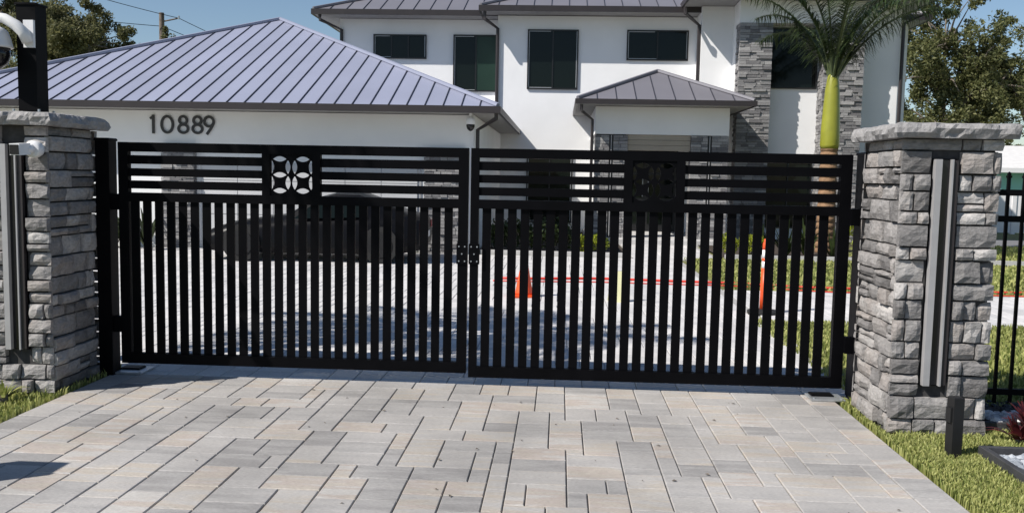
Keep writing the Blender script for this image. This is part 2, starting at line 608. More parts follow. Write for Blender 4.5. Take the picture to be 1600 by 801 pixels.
def cap_slab(parent, x0, x1, y0, y1, z0, z1, rng):
    """rock-faced capstone: chipped edge, slightly domed top"""
    mbx = MB()
    n = 26
    rim = []
    for (ax, ay, bx_, by_) in ((x0, y0, x1, y0), (x1, y0, x1, y1), (x1, y1, x0, y1), (x0, y1, x0, y0)):
        for q in range(n):
            t = q / n
            rim.append((ax + (bx_ - ax) * t, ay + (by_ - ay) * t))
    cx, cy = (x0 + x1) / 2, (y0 + y1) / 2
    levels = [(0, .965, z0), (.25, 1.0, z0 + (z1 - z0) * .3), (.6, 1.0, z0 + (z1 - z0) * .62), (1, .965, z0 + (z1 - z0) * .9), (0, .9, z1 - .002), (0, .5, z1 + .004), (0, .02, z1 + .006)]
    for (j, sc_, z) in levels:
        for (x, y) in rim:
            p = Vector((x * 1.0, y, z))
            a = .02 if 0 < j else .004
            q = noise.noise(p * 16 + Vector((rng.random() * .6, 7, 3)))
            s2 = sc_
            dx, dy = (x - cx) * s2, (y - cy) * s2
            L_ = math.hypot(dx, dy) + 1e-6
            mbx.v.append((cx + dx + dx / L_ * q * a * 1.6, cy + dy + dy / L_ * q * a * 1.6, z + noise.noise(p * 11) * (.007 if sc_ > .55 else .001)))
    m_ = len(rim)
    for i in range(len(levels) - 1):
        for q in range(m_):
            r_ = (q + 1) % m_
            mbx.f.append((i * m_ + q, i * m_ + r_, (i + 1) * m_ + r_, (i + 1) * m_ + q))
    mbx.f.append(tuple(reversed(range(m_))))
    mbx.f.append(tuple((len(levels) - 1) * m_ + q for q in range(m_)))
    return mbx.build('capstone', M['capstone'], parent)


def pillar(x0, x1, y0, y1, H, seed, label, hole):
    rng = random.Random(seed)
    t = .035
    p = empty('stone_pillar', (0, 0, 0), 0, label, 'pillar', 'stone gate pillars')
    MB().box(x0 + t, x1 - t, y0 + t, y1 - t, -.05, H).build('core', M['mortar'], p)
    rows = stone_rows(H, rng)
    xi0, xi1, yi0, yi1 = x0 + t, x1 - t, y0 + t, y1 - t
    # front and back stones run over the corners, side stones butt between them
    stone_face(p, (xi0 - t, yi0, 0), (1, 0, 0), (0, -1, 0), xi1 - xi0 + 2 * t, H, rng, t, rows, hole)
    stone_face(p, (xi1 + t, yi1, 0), (-1, 0, 0), (0, 1, 0), xi1 - xi0 + 2 * t, H, rng, t, rows)
    rows2 = stone_rows(H, rng)
    stone_face(p, (xi1, yi0, 0), (0, 1, 0), (1, 0, 0), yi1 - yi0, H, rng, t, rows2)
    stone_face(p, (xi0, yi1, 0), (0, -1, 0), (-1, 0, 0), yi1 - yi0, H, rng, t, rows2)
    cap_slab(p, x0 - .065, x1 + .065, y0 - .065, y1 + .065, H, H + .085, rng)
    return p


def wall_light(x, y, z0, z1, label):
    """tall recessed channel light: pale plates either side of a black slot"""
    r = empty('wall_light', (x, y, z0), 0, label, 'wall light', 'channel lights set into the pillars')
    h = z1 - z0
    MB().box(-.068, .068, .0, .012, 0, h).build('backplate', M['post'], r)
    MB().box(-.066, -.03, -.042, -.001, .004, h - .004).build('side_plate', M['light_metal'], r)
    MB().box(-.0295, .024, -.012, -.0005, .006, h - .006).build('lens', M['black_plastic'], r)
    MB().box(.0245, .034, -.042, -.001, .004, h - .004).build('side_plate', M['light_metal'], r)
    MB().box(.0365, .066, -.03, -.001, .008, h - .008).build('return_strip', M['fascia'], r)
    return r


PH = 1.71
pillar(1.94, 2.50, -.88, -.2, PH, 3, 'grey stone gate pillar beside the lawn and picket fence, nothing on its cap', (.165, .325, .27, 1.60))
pillar(-3.79, -3.22, -.63, .0, PH, 8, 'grey stone gate pillar carrying the black camera post, beside the driveway', (.27, .42, .27, 1.60))
wall_light(2.185, -.858, .285, 1.595, 'tall narrow light channel in the pillar face by the lawn')
wall_light(-3.445, -.608, .285, 1.595, 'tall narrow light channel in the pillar face under the bullet camera')

# ================================================================== GATE


def gate_post(x0, x1, y0, y1, h, label):
    p = empty('gate_post', ((x0 + x1) / 2, (y0 + y1) / 2, 0), 0, label, 'gate post', 'square steel posts holding the gate')
    w, d = (x1 - x0) / 2, (y1 - y0) / 2
    MB().box(-w, w, -d, d, -.02, h).build('shaft', M['post'], p)
    MB().box(-w - .006, w + .006, -d - .006, d + .006, h + .0005, h + .02, .006).build('post_cap', M['post'], p)
    for z in (.36, 1.22):
        MB().box(-.012, .05, -.03, .03, z - .055, z + .055).build('hinge', M['gate'], p).location = ((w if x0 < 0 else -w - .04), 0, 0)
    return p


gate_post(-3.215, -3.118, -.05, .06, 1.64, 'black steel gate post against the pillar with the camera')
gate_post(1.988, 2.048, -.12, .06, 1.63, 'black steel gate post against the pillar by the lawn')


def lens_pts(cx, cz, L_, T, vert, n=10):
    pts = []
    for s_ in (1, -1):
        for k_ in range(n):
            t = k_ / n * math.pi
            a = math.cos(t) * L_ / 2 * s_
            b_ = (1 - (math.cos(t)) ** 2) * T / 2 * s_
            pts.append((cx + (b_ if vert else a), cz + (a if vert else b_)))
    return pts


def ornament(cx, cz, w, h, parent):
    """sheet panel with two columns of four-petal cut-outs"""
    cu = bpy.data.curves.new('ornament', 'CURVE')
    cu.dimensions = '2D'
    cu.fill_mode = 'BOTH'
    cu.extrude = .004

    def spl(pts):
        sp = cu.splines.new('POLY')
        sp.points.add(len(pts) - 1)
        for q, (x, z) in enumerate(pts):
            sp.points[q].co = (x, z, 0, 1)
        sp.use_cyclic_u = True
    spl([(-w / 2, -h / 2), (w / 2, -h / 2), (w / 2, h / 2), (-w / 2, h / 2)])
    LL, TT = .094, .037
    dx, dz = .114, .1085
    for c in (-.0805, .0805):
        for s_ in (-1, 1):
            for r_ in (-.054, .054):
                spl(lens_pts(c + s_ * dx / 2, r_, LL, TT, True))
        for zz in (-dz, 0, dz):
            spl(lens_pts(c, zz, LL, TT, False))
    tmp = bpy.data.objects.new('tmp', cu)
    col.objects.link(tmp)
    dg = bpy.context.evaluated_depsgraph_get()
    me = bpy.data.meshes.new_from_object(tmp.evaluated_get(dg))
    bpy.data.objects.remove(tmp, do_unlink=True)
    bpy.data.curves.remove(cu)
    me.transform(Matrix.Rotation(math.pi / 2, 4, 'X'))
    me.materials.clear(); me.materials.append(M['gate'])
    me.name = 'ornament_panel'
    o = bpy.data.objects.new('ornament_panel', me)
    col.objects.link(o)
    o.parent = parent
    o.location = (cx, -.012, cz)
    return o


def gate_leaf(xa, xb, xi0, xi1, ox0, ox1, g0, pitch, zb0, zb1, ztop, label):
    leaf = empty('gate_leaf', ((xa + xb) / 2, 0, 0), 0, label, 'gate', 'leaves of the double driveway gate')
    X = (xa + xb) / 2
    MB().box(xa - X, xi0 - X, -.025, .025, zb0, ztop).build('stile', M['gate'], leaf)
    MB().box(xi1 - X, xb - X, -.025, .025, zb0, ztop).build('stile', M['gate'], leaf)
    MB().box(xi0 - X, xi1 - X, -.0245, .0245, ztop - .064, ztop - .0005).build('top_rail', M['gate'], leaf)
    MB().box(xi0 - X, xi1 - X, -.0245, .0245, 1.226, 1.287).build('middle_rail', M['gate'], leaf)
    MB().box(xi0 - X, xi1 - X, -.0245, .0245, zb0 + .0005, zb1).build('bottom_rail', M['gate'], leaf)
    # frame round the ornament
    for (a, b_) in ((ox0 - .068, ox0 - .012), (ox1 + .012, ox1 + .068)):
        MB().box(a - X, b_ - X, -.024, .024, 1.287, ztop - .064).build('ornament_stile', M['gate'], leaf)
    ornament((ox0 + ox1) / 2 - X, (1.287 + ztop - .064) / 2 + .0, ox1 - ox0 + .024, ztop - .064 - 1.287, leaf)
    for (z0, z1) in ((1.3145, 1.371), (1.4005, 1.4555), (1.485, 1.545)):
        MB().box(xi0 - X, ox0 - .068 - X, -.012, .012, z0, z1).build('horizontal_slat', M['gate'], leaf)
        MB().box(ox1 + .068 - X, xi1 - X, -.012, .012, z0, z1).build('horizontal_slat', M['gate'], leaf)
    k_ = 0
    sw = pitch - .0275
    base = None
    while g0 + (k_ + .5) * pitch + sw / 2 < xi1 - .004:
        cx = g0 + (k_ + .5) * pitch
        if base is None:
            base = MB().box(-sw / 2, sw / 2, -.0075, .0075, zb1, 1.226).build('vertical_slat', M['gate'], leaf)
            o = base
        else:
            o = bpy.data.objects.new('vertical_slat', base.data); col.objects.link(o); o.parent = leaf
        o.location = (cx - X, 0, 0)
        k_ += 1
    return leaf


leafL = gate_leaf(-3.066, -.625, -2.997, -.692, -1.985, -1.714, -3.001, .0846, .085, .158, 1.634, 'black slatted gate leaf in front of the garage and house number')
leafR = gate_leaf(-.608, 1.937, -.552, 1.861, .497, .768, -.540, .0872, .058, .133, 1.634, 'black slatted gate leaf in front of the entrance porch')
for leaf, X, xs in ((leafL, (-3.066 - .625) / 2, -.662), (leafR, (-.608 + 1.937) / 2, -.578)):
    lp = MB().box(xs - .037 - X, xs + .037 - X, -.034, -.026, .845, .985).build('latch_plate', M['gate'], leaf)
    for dx, dz in ((-.02, .05), (.02, .05), (0, 0), (-.02, -.05), (.02, -.05)):
        bmb = MB()
        bmb.tube([(xs + dx - X, -.034, .915 + dz), (xs + dx - X, -.039, .915 + dz)], .005, 8)
        bmb.build('bolt', M['steel'], lp)


def floor_plate(x0, x1, y0, y1, label):
    r = empty('gate_floor_plate', ((x0 + x1) / 2, (y0 + y1) / 2, 0), 0, label, 'floor plate', 'steel boxes set in the paving under the gate hinges')
    w, d = (x1 - x0) / 2, (y1 - y0) / 2
    MB().box(-w, w, -d, d, .003, .016, .003).build('cover', M['steel'], r)
    MB().box(-w * .82, w * .5, -d * .2, d * .75, .0165, .028, .004).build('crank_arm', M['post'], r)
    for a in (-.8, .8):
        MB().tube([(a * w, -d * .75, .016), (a * w, -d * .75, .021)], .009, 8).build('bolt', M['steel'], r)
    return r


floor_plate(-3.15, -2.93, -.02, .2, 'pale steel plate in the paving beside the shaded pillar')
floor_plate(1.70, 1.925, -.17, .02, 'pale steel plate in the paving beside the sunlit pillar')

# ================================================================== HOUSE
HX, HY = 0.0, 10.4
house = empty('house', (0, 0, 0), 0, 'white two-storey house with grey metal hip roofs, garage wing and stone columns', 'house')


def wallbox(x0, x1, y0, y1, z0, z1, name='wall', mt_='stucco', parent=None):
    return MB().box(x0, x1, y0, y1, z0, z1).build(name, M[mt_], parent or house)


def window(x0, x1, z0, z1, y, panes=2, light=True, depth=.05, glasses=None):
    w = MB()
    f = .035
    w.box(x0, x1, y - depth, y + .02, z0, z0 + f).box(x0, x1, y - depth, y + .02, z1 - f, z1)
    w.box(x0, x0 + f, y - depth, y + .02, z0 + f, z1 - f).box(x1 - f, x1, y - depth, y + .02, z0 + f, z1 - f)
    wo_ = w.build('window', M['frame'], house)
    xa, xb, za, zb = x0 + f, x1 - f, z0 + f, z1 - f
    pw = (xb - xa) / panes
    for k_ in range(panes):
        g = (glasses[k_] if glasses else 'glass')
        yy = y - .008 - .012 * (k_ % 2)
        MB().box(xa + k_ * pw + .002, xa + (k_ + 1) * pw - .002, yy, yy + .006, za, zb).build('pane', M[g], wo_)
        if k_:
            MB().box(xa + k_ * pw - .016, xa + k_ * pw + .016, y - depth * .8, y - .022, za, zb).build('mullion', M['frame'], wo_)
    if light:
        t = .014
        bars = [(xa + .002, xa + .002 + t, za + .02, zb - .004), (xa + .02, xa + pw - .02, za + .003, za + .003 + t)]
        if panes > 1:
            bars += [(xb - .002 - t, xb - .002, za + .02, zb - .004), (xa + .02, xa + pw * .9, zb - .003 - t, zb - .003)]
        for (a_, b2, c_, d_) in bars:
            MB().box(a_, b2, y - .032, y - .022, c_, d_).build('track', M['frame_light'], wo_)
    return wo_


def hip_roof(x0, x1, y0, y1, z, pitch, mt_, name, front_only_seams=True, seam_sp=.44, fh=.11, sides='FLR', soffit=True):
    """hip roof with panels and standing seams as sub-parts; ridge along the longer axis"""
    W, D = x1 - x0, y1 - y0
    r = min(W, D) / 2
    zt = z + r * pitch
    th = .03
    under = MB()
    if W <= D:
        A, B = Vector(((x0 + x1) / 2, y0 + r, zt)), Vector(((x0 + x1) / 2, y1 - r, zt))
    else:
        A, B = Vector((x0 + r, (y0 + y1) / 2, zt)), Vector((x1 - r, (y0 + y1) / 2, zt))
    c = [Vector((x0, y0, z)), Vector((x1, y0, z)), Vector((x1, y1, z)), Vector((x0, y1, z))]
    dn = Vector((0, 0, -th))
    if W <= D:
        under.poly([c[0] + dn, c[1] + dn, A + dn]).poly([c[2] + dn, c[3] + dn, B + dn])
        under.poly([c[1] + dn, c[2] + dn, B + dn, A + dn]).poly([c[3] + dn, c[0] + dn, A + dn, B + dn])
    else:
        under.poly([c[0] + dn, c[1] + dn, B + dn, A + dn]).poly([c[2] + dn, c[3] + dn, A + dn, B + dn])
        under.poly([c[1] + dn, c[2] + dn, B + dn]).poly([c[3] + dn, c[0] + dn, A + dn])
    ro = under.build(name, M[mt_], house)

    def strip_top(s_, W_, flat0, flat1):
        # height fraction (run) available at position s along an eave of length W_
        return max(0.0, min(s_, W_ - s_, r))
    # faces: origin, along, inward
    faces = {'F': (c[0], Vector((1, 0, 0)), Vector((0, 1, 0)), W), 'R': (c[1], Vector((0, 1, 0)), Vector((-1, 0, 0)), D), 'L': (c[3], Vector((0, -1, 0)), Vector((1, 0, 0)), D)}
    for key in sides:
        o, u, inn, W_ = faces[key]
        nstep = max(3, int(round(W_ / seam_sp)))
        sp = W_ / nstep
        slope = inn + Vector((0, 0, pitch))
        nrm = u.cross(slope).normalized()
        for k_ in range(nstep):
            s0, s1 = k_ * sp + .004, (k_ + 1) * sp - .004
            brk = [s0] + [q for q in (r, W_ - r) if s0 < q < s1] + [s1]
            top = [(q, strip_top(q, W_, 0, 0)) for q in brk]
            pts = [o + u * s0, o + u * s1] + [o + u * q + slope * h for q, h in reversed(top)]
            pts = [p + nrm * .004 for p in pts]
            # drop degenerate corner points
            cl = []
            for p in pts:
                if not cl or (p - cl[-1]).length > 1e-3:
                    cl.append(p)
            if len(cl) >= 3:
                MB().poly(cl).build('roof_panel', M[mt_], ro)
            if k_:
                s_ = k_ * sp
                h = strip_top(s_, W_, 0, 0)
                if h > .05:
                    w2 = .0065
                    mbx = MB()
                    a0, a1 = o + u * s_, o + u * s_ + slope * (h - .02)
                    lift = nrm * .024
                    P = [a0 - u * w2, a0 + u * w2, a1 + u * w2, a1 - u * w2]
                    n0 = len(mbx.v)
                    mbx.v += [tuple(p + nrm * .002) for p in P] + [tuple(p + lift) for p in P]
                    mbx.f += [(n0 + 4, n0 + 5, n0 + 6, n0 + 7), (n0, n0 + 1, n0 + 5, n0 + 4), (n0 + 1, n0 + 2, n0 + 6, n0 + 5), (n0 + 2, n0 + 3, n0 + 7, n0 + 6), (n0 + 3, n0, n0 + 4, n0 + 7)]
                    mbx.build('seam', M['seam'], ro)
    # hip and ridge caps
    caps = [(c[0], A), (c[1], A if W <= D else B), (A, B)]
    for p, q in caps:
        MB().tube([p + Vector((0, 0, .03)), q + Vector((0, 0, .03))], .045, 6).build('ridge_cap', M[mt_], ro)
    # fascia and gutter, soffit
    g = .05
    gt = MB()
    gt.box(x0 - g, x1 + g, y0 - g, y0 - .002, z - fh, z + .012).box(x0 - g, x0 - .002, y0 - .001, y1, z - fh, z + .012).box(x1 + .002, x1 + g, y0 - .001, y1, z - fh, z + .012)
    gt.build('gutter', M['fascia'], ro)
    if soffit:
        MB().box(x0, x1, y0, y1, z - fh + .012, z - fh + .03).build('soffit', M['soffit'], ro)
    return ro


def downpipe(pts, r=.038):
    """square-section pipe along points"""
    mbx = MB()
    mbx.tube(pts, r, 8)
    return mbx.build('downpipe', M['fascia'], house)


# garage wing
wallbox(-11.9, -1.6, 10.4, 19.0, -.1, 2.545)
hip_roof(-12.5, -1.13, 9.8, 22.0, 2.655, .425, 'roof', 'garage_roof', sides='FR', seam_sp=.325)
for (x0, x1) in ((-7.42, -6.80), (-2.50, -1.73)):
    pc = MB().box(x0 + .03, x1 - .03, 10.28, 10.398, -.05, 1.9).build('stone_pier', M['mortar'], house)
    mbx = MB()
    rng = random.Random(int(x0 * 100))
    z = 0
    while z < 1.88:
        h = rng.uniform(.04, .075)
        s_ = x0
        while s_ < x1 - .01:
            w = rng.uniform(.08, .24)
            if x1 - s_ - w < .06: w = x1 - s_
            d = rng.uniform(.02, .05)
            mbx.box(s_ + .003, s_ + w - .003, 10.28 - d, 10.397, z, z + h - .006)
            s_ += w
        z += h
    mbx.build('ledge_stones', M['ledge'], pc, kind='stuff')
gd = wallbox(-6.72, -2.58, 10.37, 10.399, -.02, 1.62, 'garage_door', 'garage_door')
for r_ in range(5):
    for c_ in range(6):
        MB().box(-6.68 + c_ * .676, -6.68 + (c_ + 1) * .676 - .012, 10.345, 10.369, .02 + r_ * .315, .02 + (r_ + 1) * .315 - .012, 0).build('door_panel', M['garage_door'], gd)
downpipe([(-1.16, 9.86, 2.56), (-1.16, 9.86, 2.46), (-1.53, 10.34, 2.28), (-1.53, 10.34, 0.02)])

# main block: left recessed wall, bay, right wall
wallbox(-6.05, 9.0, 18.3, 26.5, -.1, 5.6)
wallbox(-1.72, 3.75, 17.6, 18.299, -.1, 5.598)
wallbox(3.42, 8.12, 16.8, 18.298, -.1, 5.732)
hip_roof(-6.62, 9.3, 17.7, 27.2, 5.73, .42, 'roof2', 'main_roof', sides='FL', fh=.13)
hip_roof(-2.12, 4.6, 17.0, 25.0, 5.735, .42, 'roof2', 'bay_roof', sides='FL', fh=.13)
hip_roof(2.98, 8.68, 15.4, 24.0, 5.86, .42, 'roof2', 'tower_roof', sides='FLR', fh=.13)
window(-5.13, -3.69, 4.55, 5.19, 18.3, 3)
window(-2.96, -1.735, 3.70, 5.2, 18.3, 2, glasses=('glass', 'glass2'))
window(-.935, .385, 3.72, 5.25, 17.6, 2)
window(1.63, 3.21, 4.49, 5.26, 17.6, 2)
window(-.90, .31, .25, 2.0, 17.6, 2)
downpipe([(-6.45, 17.72, 5.6), (-6.45, 17.72, 5.47), (-6.0, 18.25, 5.30), (-6.0, 18.25, 2.6)], .045)
downpipe([(-2.02, 17.05, 5.6), (-2.02, 17.05, 5.42), (-1.72, 17.55, 5.26), (-1.72, 17.55, 2.0)], .045)
downpipe([(2.93, 16.3, 5.62), (2.93, 16.3, 5.48), (3.37, 16.9, 5.28), (3.37, 16.9, 3.3)], .045)
downpipe([(8.6, 15.5, 5.6), (8.6, 15.5, 5.48), (8.17, 16.35, 5.28), (8.17, 16.35, 0.02)], .045)

# tower: recessed wall between two stone-clad columns
TY, CY = 16.4, 15.92
wallbox(4.2, 8.12, TY, 16.799, -.1, 5.73)
wallbox(4.19, 7.13, CY + .03, TY - .001, 5.20, 5.728, 'wall')
for (x0, x1, sd) in ((4.19, 4.97, 1), (6.19, 7.13, 2)):
    pc = MB().box(x0 + .04, x1 - .04, CY + .03, TY - .001, -.05, 5.199).build('stone_column', M['mortar'], house)
    rng = random.Random(sd)
    mbx = MB()
    z = 0
    while z < 5.17:
        h = min(rng.uniform(.045, .085), 5.195 - z)
        for (o, u, n, W) in (((x0, CY), (1, 0), (0, -1), x1 - x0), ((x0 + .04, TY - .002), (0, -1), (-1, 0), TY - CY - .032), ((x1 - .04, CY + .03), (0, 1), (1, 0), TY - CY - .032)):
            s_ = 0
            while s_ < W - .001:
                w = rng.uniform(.10, .32)
                if W - s_ - w < .08: w = W - s_
                d = rng.uniform(.005, .05)
                a = Vector((o[0] + u[0] * (s_ + .003), o[1] + u[1] * (s_ + .003)))
                b_ = Vector((o[0] + u[0] * (s_ + w - .003), o[1] + u[1] * (s_ + w - .003)))
                inn = Vector((-n[0], -n[1])) * .045
                out = Vector(n) * d if n[1] else Vector(n) * (d * .8)
                if n[1]:
                    mbx.box(a.x, b_.x, CY - d, CY + .029, z, z + h - .006)
                else:
                    xs = sorted((a.x + out.x, a.x))
                    ys = sorted((a.y, b_.y))
                    mbx.box(xs[0], xs[1], ys[0], ys[1], z, z + h - .006)
                s_ += w
        z += h
    mbx.build('ledge_stones', M['ledge'], pc, kind='stuff')
window(4.99, 6.17, 3.70, 5.16, TY - .0, 1, light=False)
window(5.0, 6.16, .3, 1.95, TY, 2, light=False)

# entrance porch
PY = 14.2
hip_roof(.33, 4.13, 13.6, 17.59, 3.14, .43, 'roof2', 'porch_roof', sides='FLR', seam_sp=.42, fh=.1)
wallbox(.75, 3.72, PY, PY + .28, 2.43, 3.04)
wallbox(.752, 1.0, PY + .281, 17.59, 2.43, 3.04)
wallbox(3.47, 3.718, PY + .281, 17.59, 2.43, 3.04)
wallbox(1.0, 3.47, 16.9, 17.59, .12, 3.03, 'wall', 'stucco')
for k_ in range(3):
    MB().box(1.49, 2.88, PY + .04, PY + .24, 2.08 + k_ * .1165, 2.08 + (k_ + 1) * .1165 - .006).build('lintel_board', M['beige'], house)
for k_ in range(8):
    MB().box(1.001, 3.469, PY + .3 + k_ * .32, PY + .3 + (k_ + 1) * .32 - .012, 2.44, 2.46).build('ceiling_board', M['beige'], house)
MB().box(.6, 3.85, 13.75, 17.55, -.05, .115, .01).build('porch_step', M['kerb'], house)
dr = MB().box(1.35, 2.95, 16.84, 16.899, .12, 2.35).build('front_door', M['frame'], house)
for k_ in range(2):
    for q in range(3):
        MB().box(1.44 + k_ * .78, 2.08 + k_ * .78, 16.825, 16.839, .3 + q * .66, .3 + q * .66 + .58).build('pane', M['glass'], dr)
    MB().tube([(2.08 + k_ * .14, 16.80, 1.0), (2.08 + k_ * .14, 16.80, 1.5)], .014, 8).build('handle', M['steel'], dr)
for (x0, x1, sd) in ((.75, 1.485, 4), (2.885, 3.72, 5)):
    pc = MB().box(x0 + .04, x1 - .04, PY + .05, PY + .3, .115, 2.428).build('stone_pier', M['mortar'], house)
    rng = random.Random(sd)
    mbx = MB()
    z = .116
    while z < 2.40:
        h = min(rng.uniform(.045, .08), 2.427 - z)
        for (a, b_) in ((x0, (x0 + x1) / 2 - .045), ((x0 + x1) / 2 + .045, x1)):
            s_ = a
            while s_ < b_ - .001:
                w = rng.uniform(.09, .26)
                if b_ - s_ - w < .07: w = b_ - s_
                mbx.box(s_ + .003, s_ + w - .003, PY + .01 - rng.uniform(0, .035), PY + .32, z, z + h - .006)
                s_ += w
        z += h
    mbx.build('ledge_stones', M['ledge'], pc, kind='stuff')
    cxm = (x0 + x1) / 2
    MB().box(cxm - .044, cxm + .044, PY + .03, PY + .049, .14, 2.41).build('channel', M['frame'], pc)
    MB().box(cxm - .008, cxm + .008, PY - .01, PY + .028, .14, 2.41).build('channel_strip', M['light_metal'], pc)
downpipe([(.42, 13.62, 3.03), (.42, 13.62, 2.9), (.68, 14.12, 2.74), (.68, 14.12, .03)], .035)

# house number 10889
num = empty('house_number', (-7.73, 10.385, 2.115), 0, 'dark metal house number 10889 on the white garage wall', 'house number')


def ribbon(mbx, pts, w, closed=False, y0=-.022, y1=0.0):
    n = len(pts)
    Lp, Rp = [], []
    for q in range(n):
        a = Vector(pts[(q - 1) % n] if closed or q else pts[q])
        c = Vector(pts[(q + 1) % n] if closed or q < n - 1 else pts[q])
        d = (c - a).normalized()
        nn = Vector((-d.y, d.x)) * w / 2
        p = Vector(pts[q])
        Lp.append(p + nn); Rp.append(p - nn)
    m_ = n if closed else n - 1
    for q in range(m_):
        r_ = (q + 1) % n
        A = [Lp[q], Lp[r_], Rp[r_], Rp[q]]
        b0 = len(mbx.v)
        mbx.v += [(p.x, y0, p.y) for p in A] + [(p.x, y1, p.y) for p in A]
        mbx.f += [(b0, b0 + 1, b0 + 2, b0 + 3), (b0, b0 + 4, b0 + 5, b0 + 1), (b0 + 2, b0 + 6, b0 + 7, b0 + 3)]
        if not closed and q == 0: mbx.f.append((b0 + 3, b0 + 7, b0 + 4, b0))
        if not closed and q == m_ - 1: mbx.f.append((b0 + 1, b0 + 5, b0 + 6, b0 + 2))


def ell(cx, cz, rx, rz, a0=0, a1=360, n=32):
    return [(cx + rx * math.cos(math.radians(a0 + (a1 - a0) * k_ / n)), cz + rz * math.sin(math.radians(a0 + (a1 - a0) * k_ / n))) for k_ in range(n + (0 if abs(a1 - a0) >= 360 else 1))]


SW = .047
for ch, x in (('1', .12), ('0', .385), ('8', .69), ('8', .96), ('9', 1.20 - .14 + .14)):
    d = MB()
    if ch == '1':
        ribbon(d, [(.0, .0), (.0, .345)], SW)
        ribbon(d, [(.01, .325), (-.06, .275)], SW * .9, y0=-.021)
    elif ch == '0':
        ribbon(d, ell(0, .172, .107, .15), SW, True)
    elif ch == '8':
        ribbon(d, ell(0, .253, .073, .07), SW, True)
        ribbon(d, ell(0, .098, .09, .076), SW, True, y0=-.021)
    else:
        x = 1.2 + .0
        ribbon(d, ell(-.02, .235, .088, .088), SW, True)
        ribbon(d, [(.062, .205), (.045, .16), (.01, .10), (-.03, .045), (-.065, .0)], SW, y0=-.021)
    o = d.build('digit', M['digit'], num)
    o.location = (x, 0, 0)

# dome camera under the garage eave
dc = empty('dome_camera', (-1.64, 10.1, 2.5), 0, 'small white dome camera under the garage eave corner', 'camera')
MB().tube([(0, 0, .06), (0, 0, -.02)], .03, 10).build('stem', M['white_plastic'], dc)
MB().lathe([(.03, .0), (.075, -.02), (.085, -.06), (.085, -.13), (.07, -.14)], n=18).build('housing', M['white_plastic'], dc, True)
MB().lathe([(.075, -.14), (.078, -.17), (.06, -.22), (.03, -.25), (.005, -.26)], n=18).build('dome', M['black_plastic'], dc, True)
# hang bracket to the wall
MB().box(-.03, .03, 0, .3, .0, .05).build('bracket', M['white_plastic'], dc)

# ================================================================== PILLAR CAMERAS
cp = empty('camera_post', (-3.49, -.3, PH + .085), 0, 'square black steel post standing on the pillar cap', 'post')
MB().box(-.064, .064, -.064, .064, .012, .70).build('shaft', M['post'], cp)
MB().box(-.072, .072, -.072, .072, .7005, .715, .004).build('post_cap', M['post'], cp)
MB().box(-.1, .1, -.1, .1, .002, .012).build('base_plate', M['post'], cp)
for a, b_ in ((-.085, -.085), (.085, -.085), (-.085, .085), (.085, .085)):
    MB().tube([(a, b_, .012), (a, b_, .03)], .009, 6).build('bolt', M['steel'], cp)

pz = empty('dome_camera', (-3.49, -.3655, 2.30), 0, 'large white pan-tilt dome camera on an arm on the black post', 'camera')
MB().box(-.005, .062, -.022, 0, -.08, .095, 0).build('wall_plate', M['white_plastic'], pz)
arm = MB()
arm.tube([(.03, -.03, -.05), (.015, -.05, .01), (-.03, -.06, .055), (-.10, -.065, .095), (-.16, -.065, .105), (-.18, -.065, .06), (-.18, -.065, .03)], [.034, .037, .036, .033, .034, .042, .05], 12)
arm.build('arm', M['white_plastic'], pz, True)
MB().lathe([(.03, .045), (.06, .04), (.085, .02), (.10, -.02), (.112, -.07), (.118, -.085), (.112, -.09)], (-.18, -.065, 0), 28).build('housing', M['white_plastic'], pz, True)
MB().lathe([(.10, -.0905), (.098, -.14), (.08, -.19), (.04, -.225), (.004, -.235)], (-.18, -.065, 0), 28).build('dome', M['black_plastic'], pz, True)

bc = empty('bullet_camera', (-3.27, -.665, 1.56), 0, 'small white bullet camera on the pillar above the light channel', 'camera')
MB().lathe([(.045, -.03), (.052, -.01), (.052, .03), (.04, .035)], (0, 0, 0), 16).build('mount', M['white_plastic'], bc, True)
bc.children[0].rotation_euler = (math.radians(90), 0, 0)
MB().tube([(0, -.03, 0), (-.02, -.06, .0)], .028, 10).build('joint', M['white_plastic'], bc, True)
bd = MB().box(-.034, .034, -.10, .0, -.034, .036).build('body', M['white_plastic'], bc)
bd.location = (-.03, -.05, .0); bd.rotation_euler = (math.radians(4), 0, math.radians(-6))
ln = MB().box(-.029, .029, -.106, -.1005, -.029, .030).build('lens', M['black_plastic'], bd)

# keypad on a gooseneck just outside the frame; its shadow lies on the pavers
kp = empty('gooseneck_keypad', (-4.12, -2.82, 0), 0, 'black gooseneck keypad pedestal beside the driveway, casting a shadow on the pavers', 'keypad')
MB().tube([(0, 0, 0), (0, 0, .95), (.06, .03, 1.05), (.2, .1, 1.09), (.42, .16, 1.1)], .03, 10).build('pedestal', M['post'], kp, True)
MB().box(.40, .66, .06, .24, .95, 1.24, .01).build('keypad_box', M['post'], kp)
MB().box(-.1, .1, -.1, .1, 0, .012).build('base_plate', M['post'], kp)

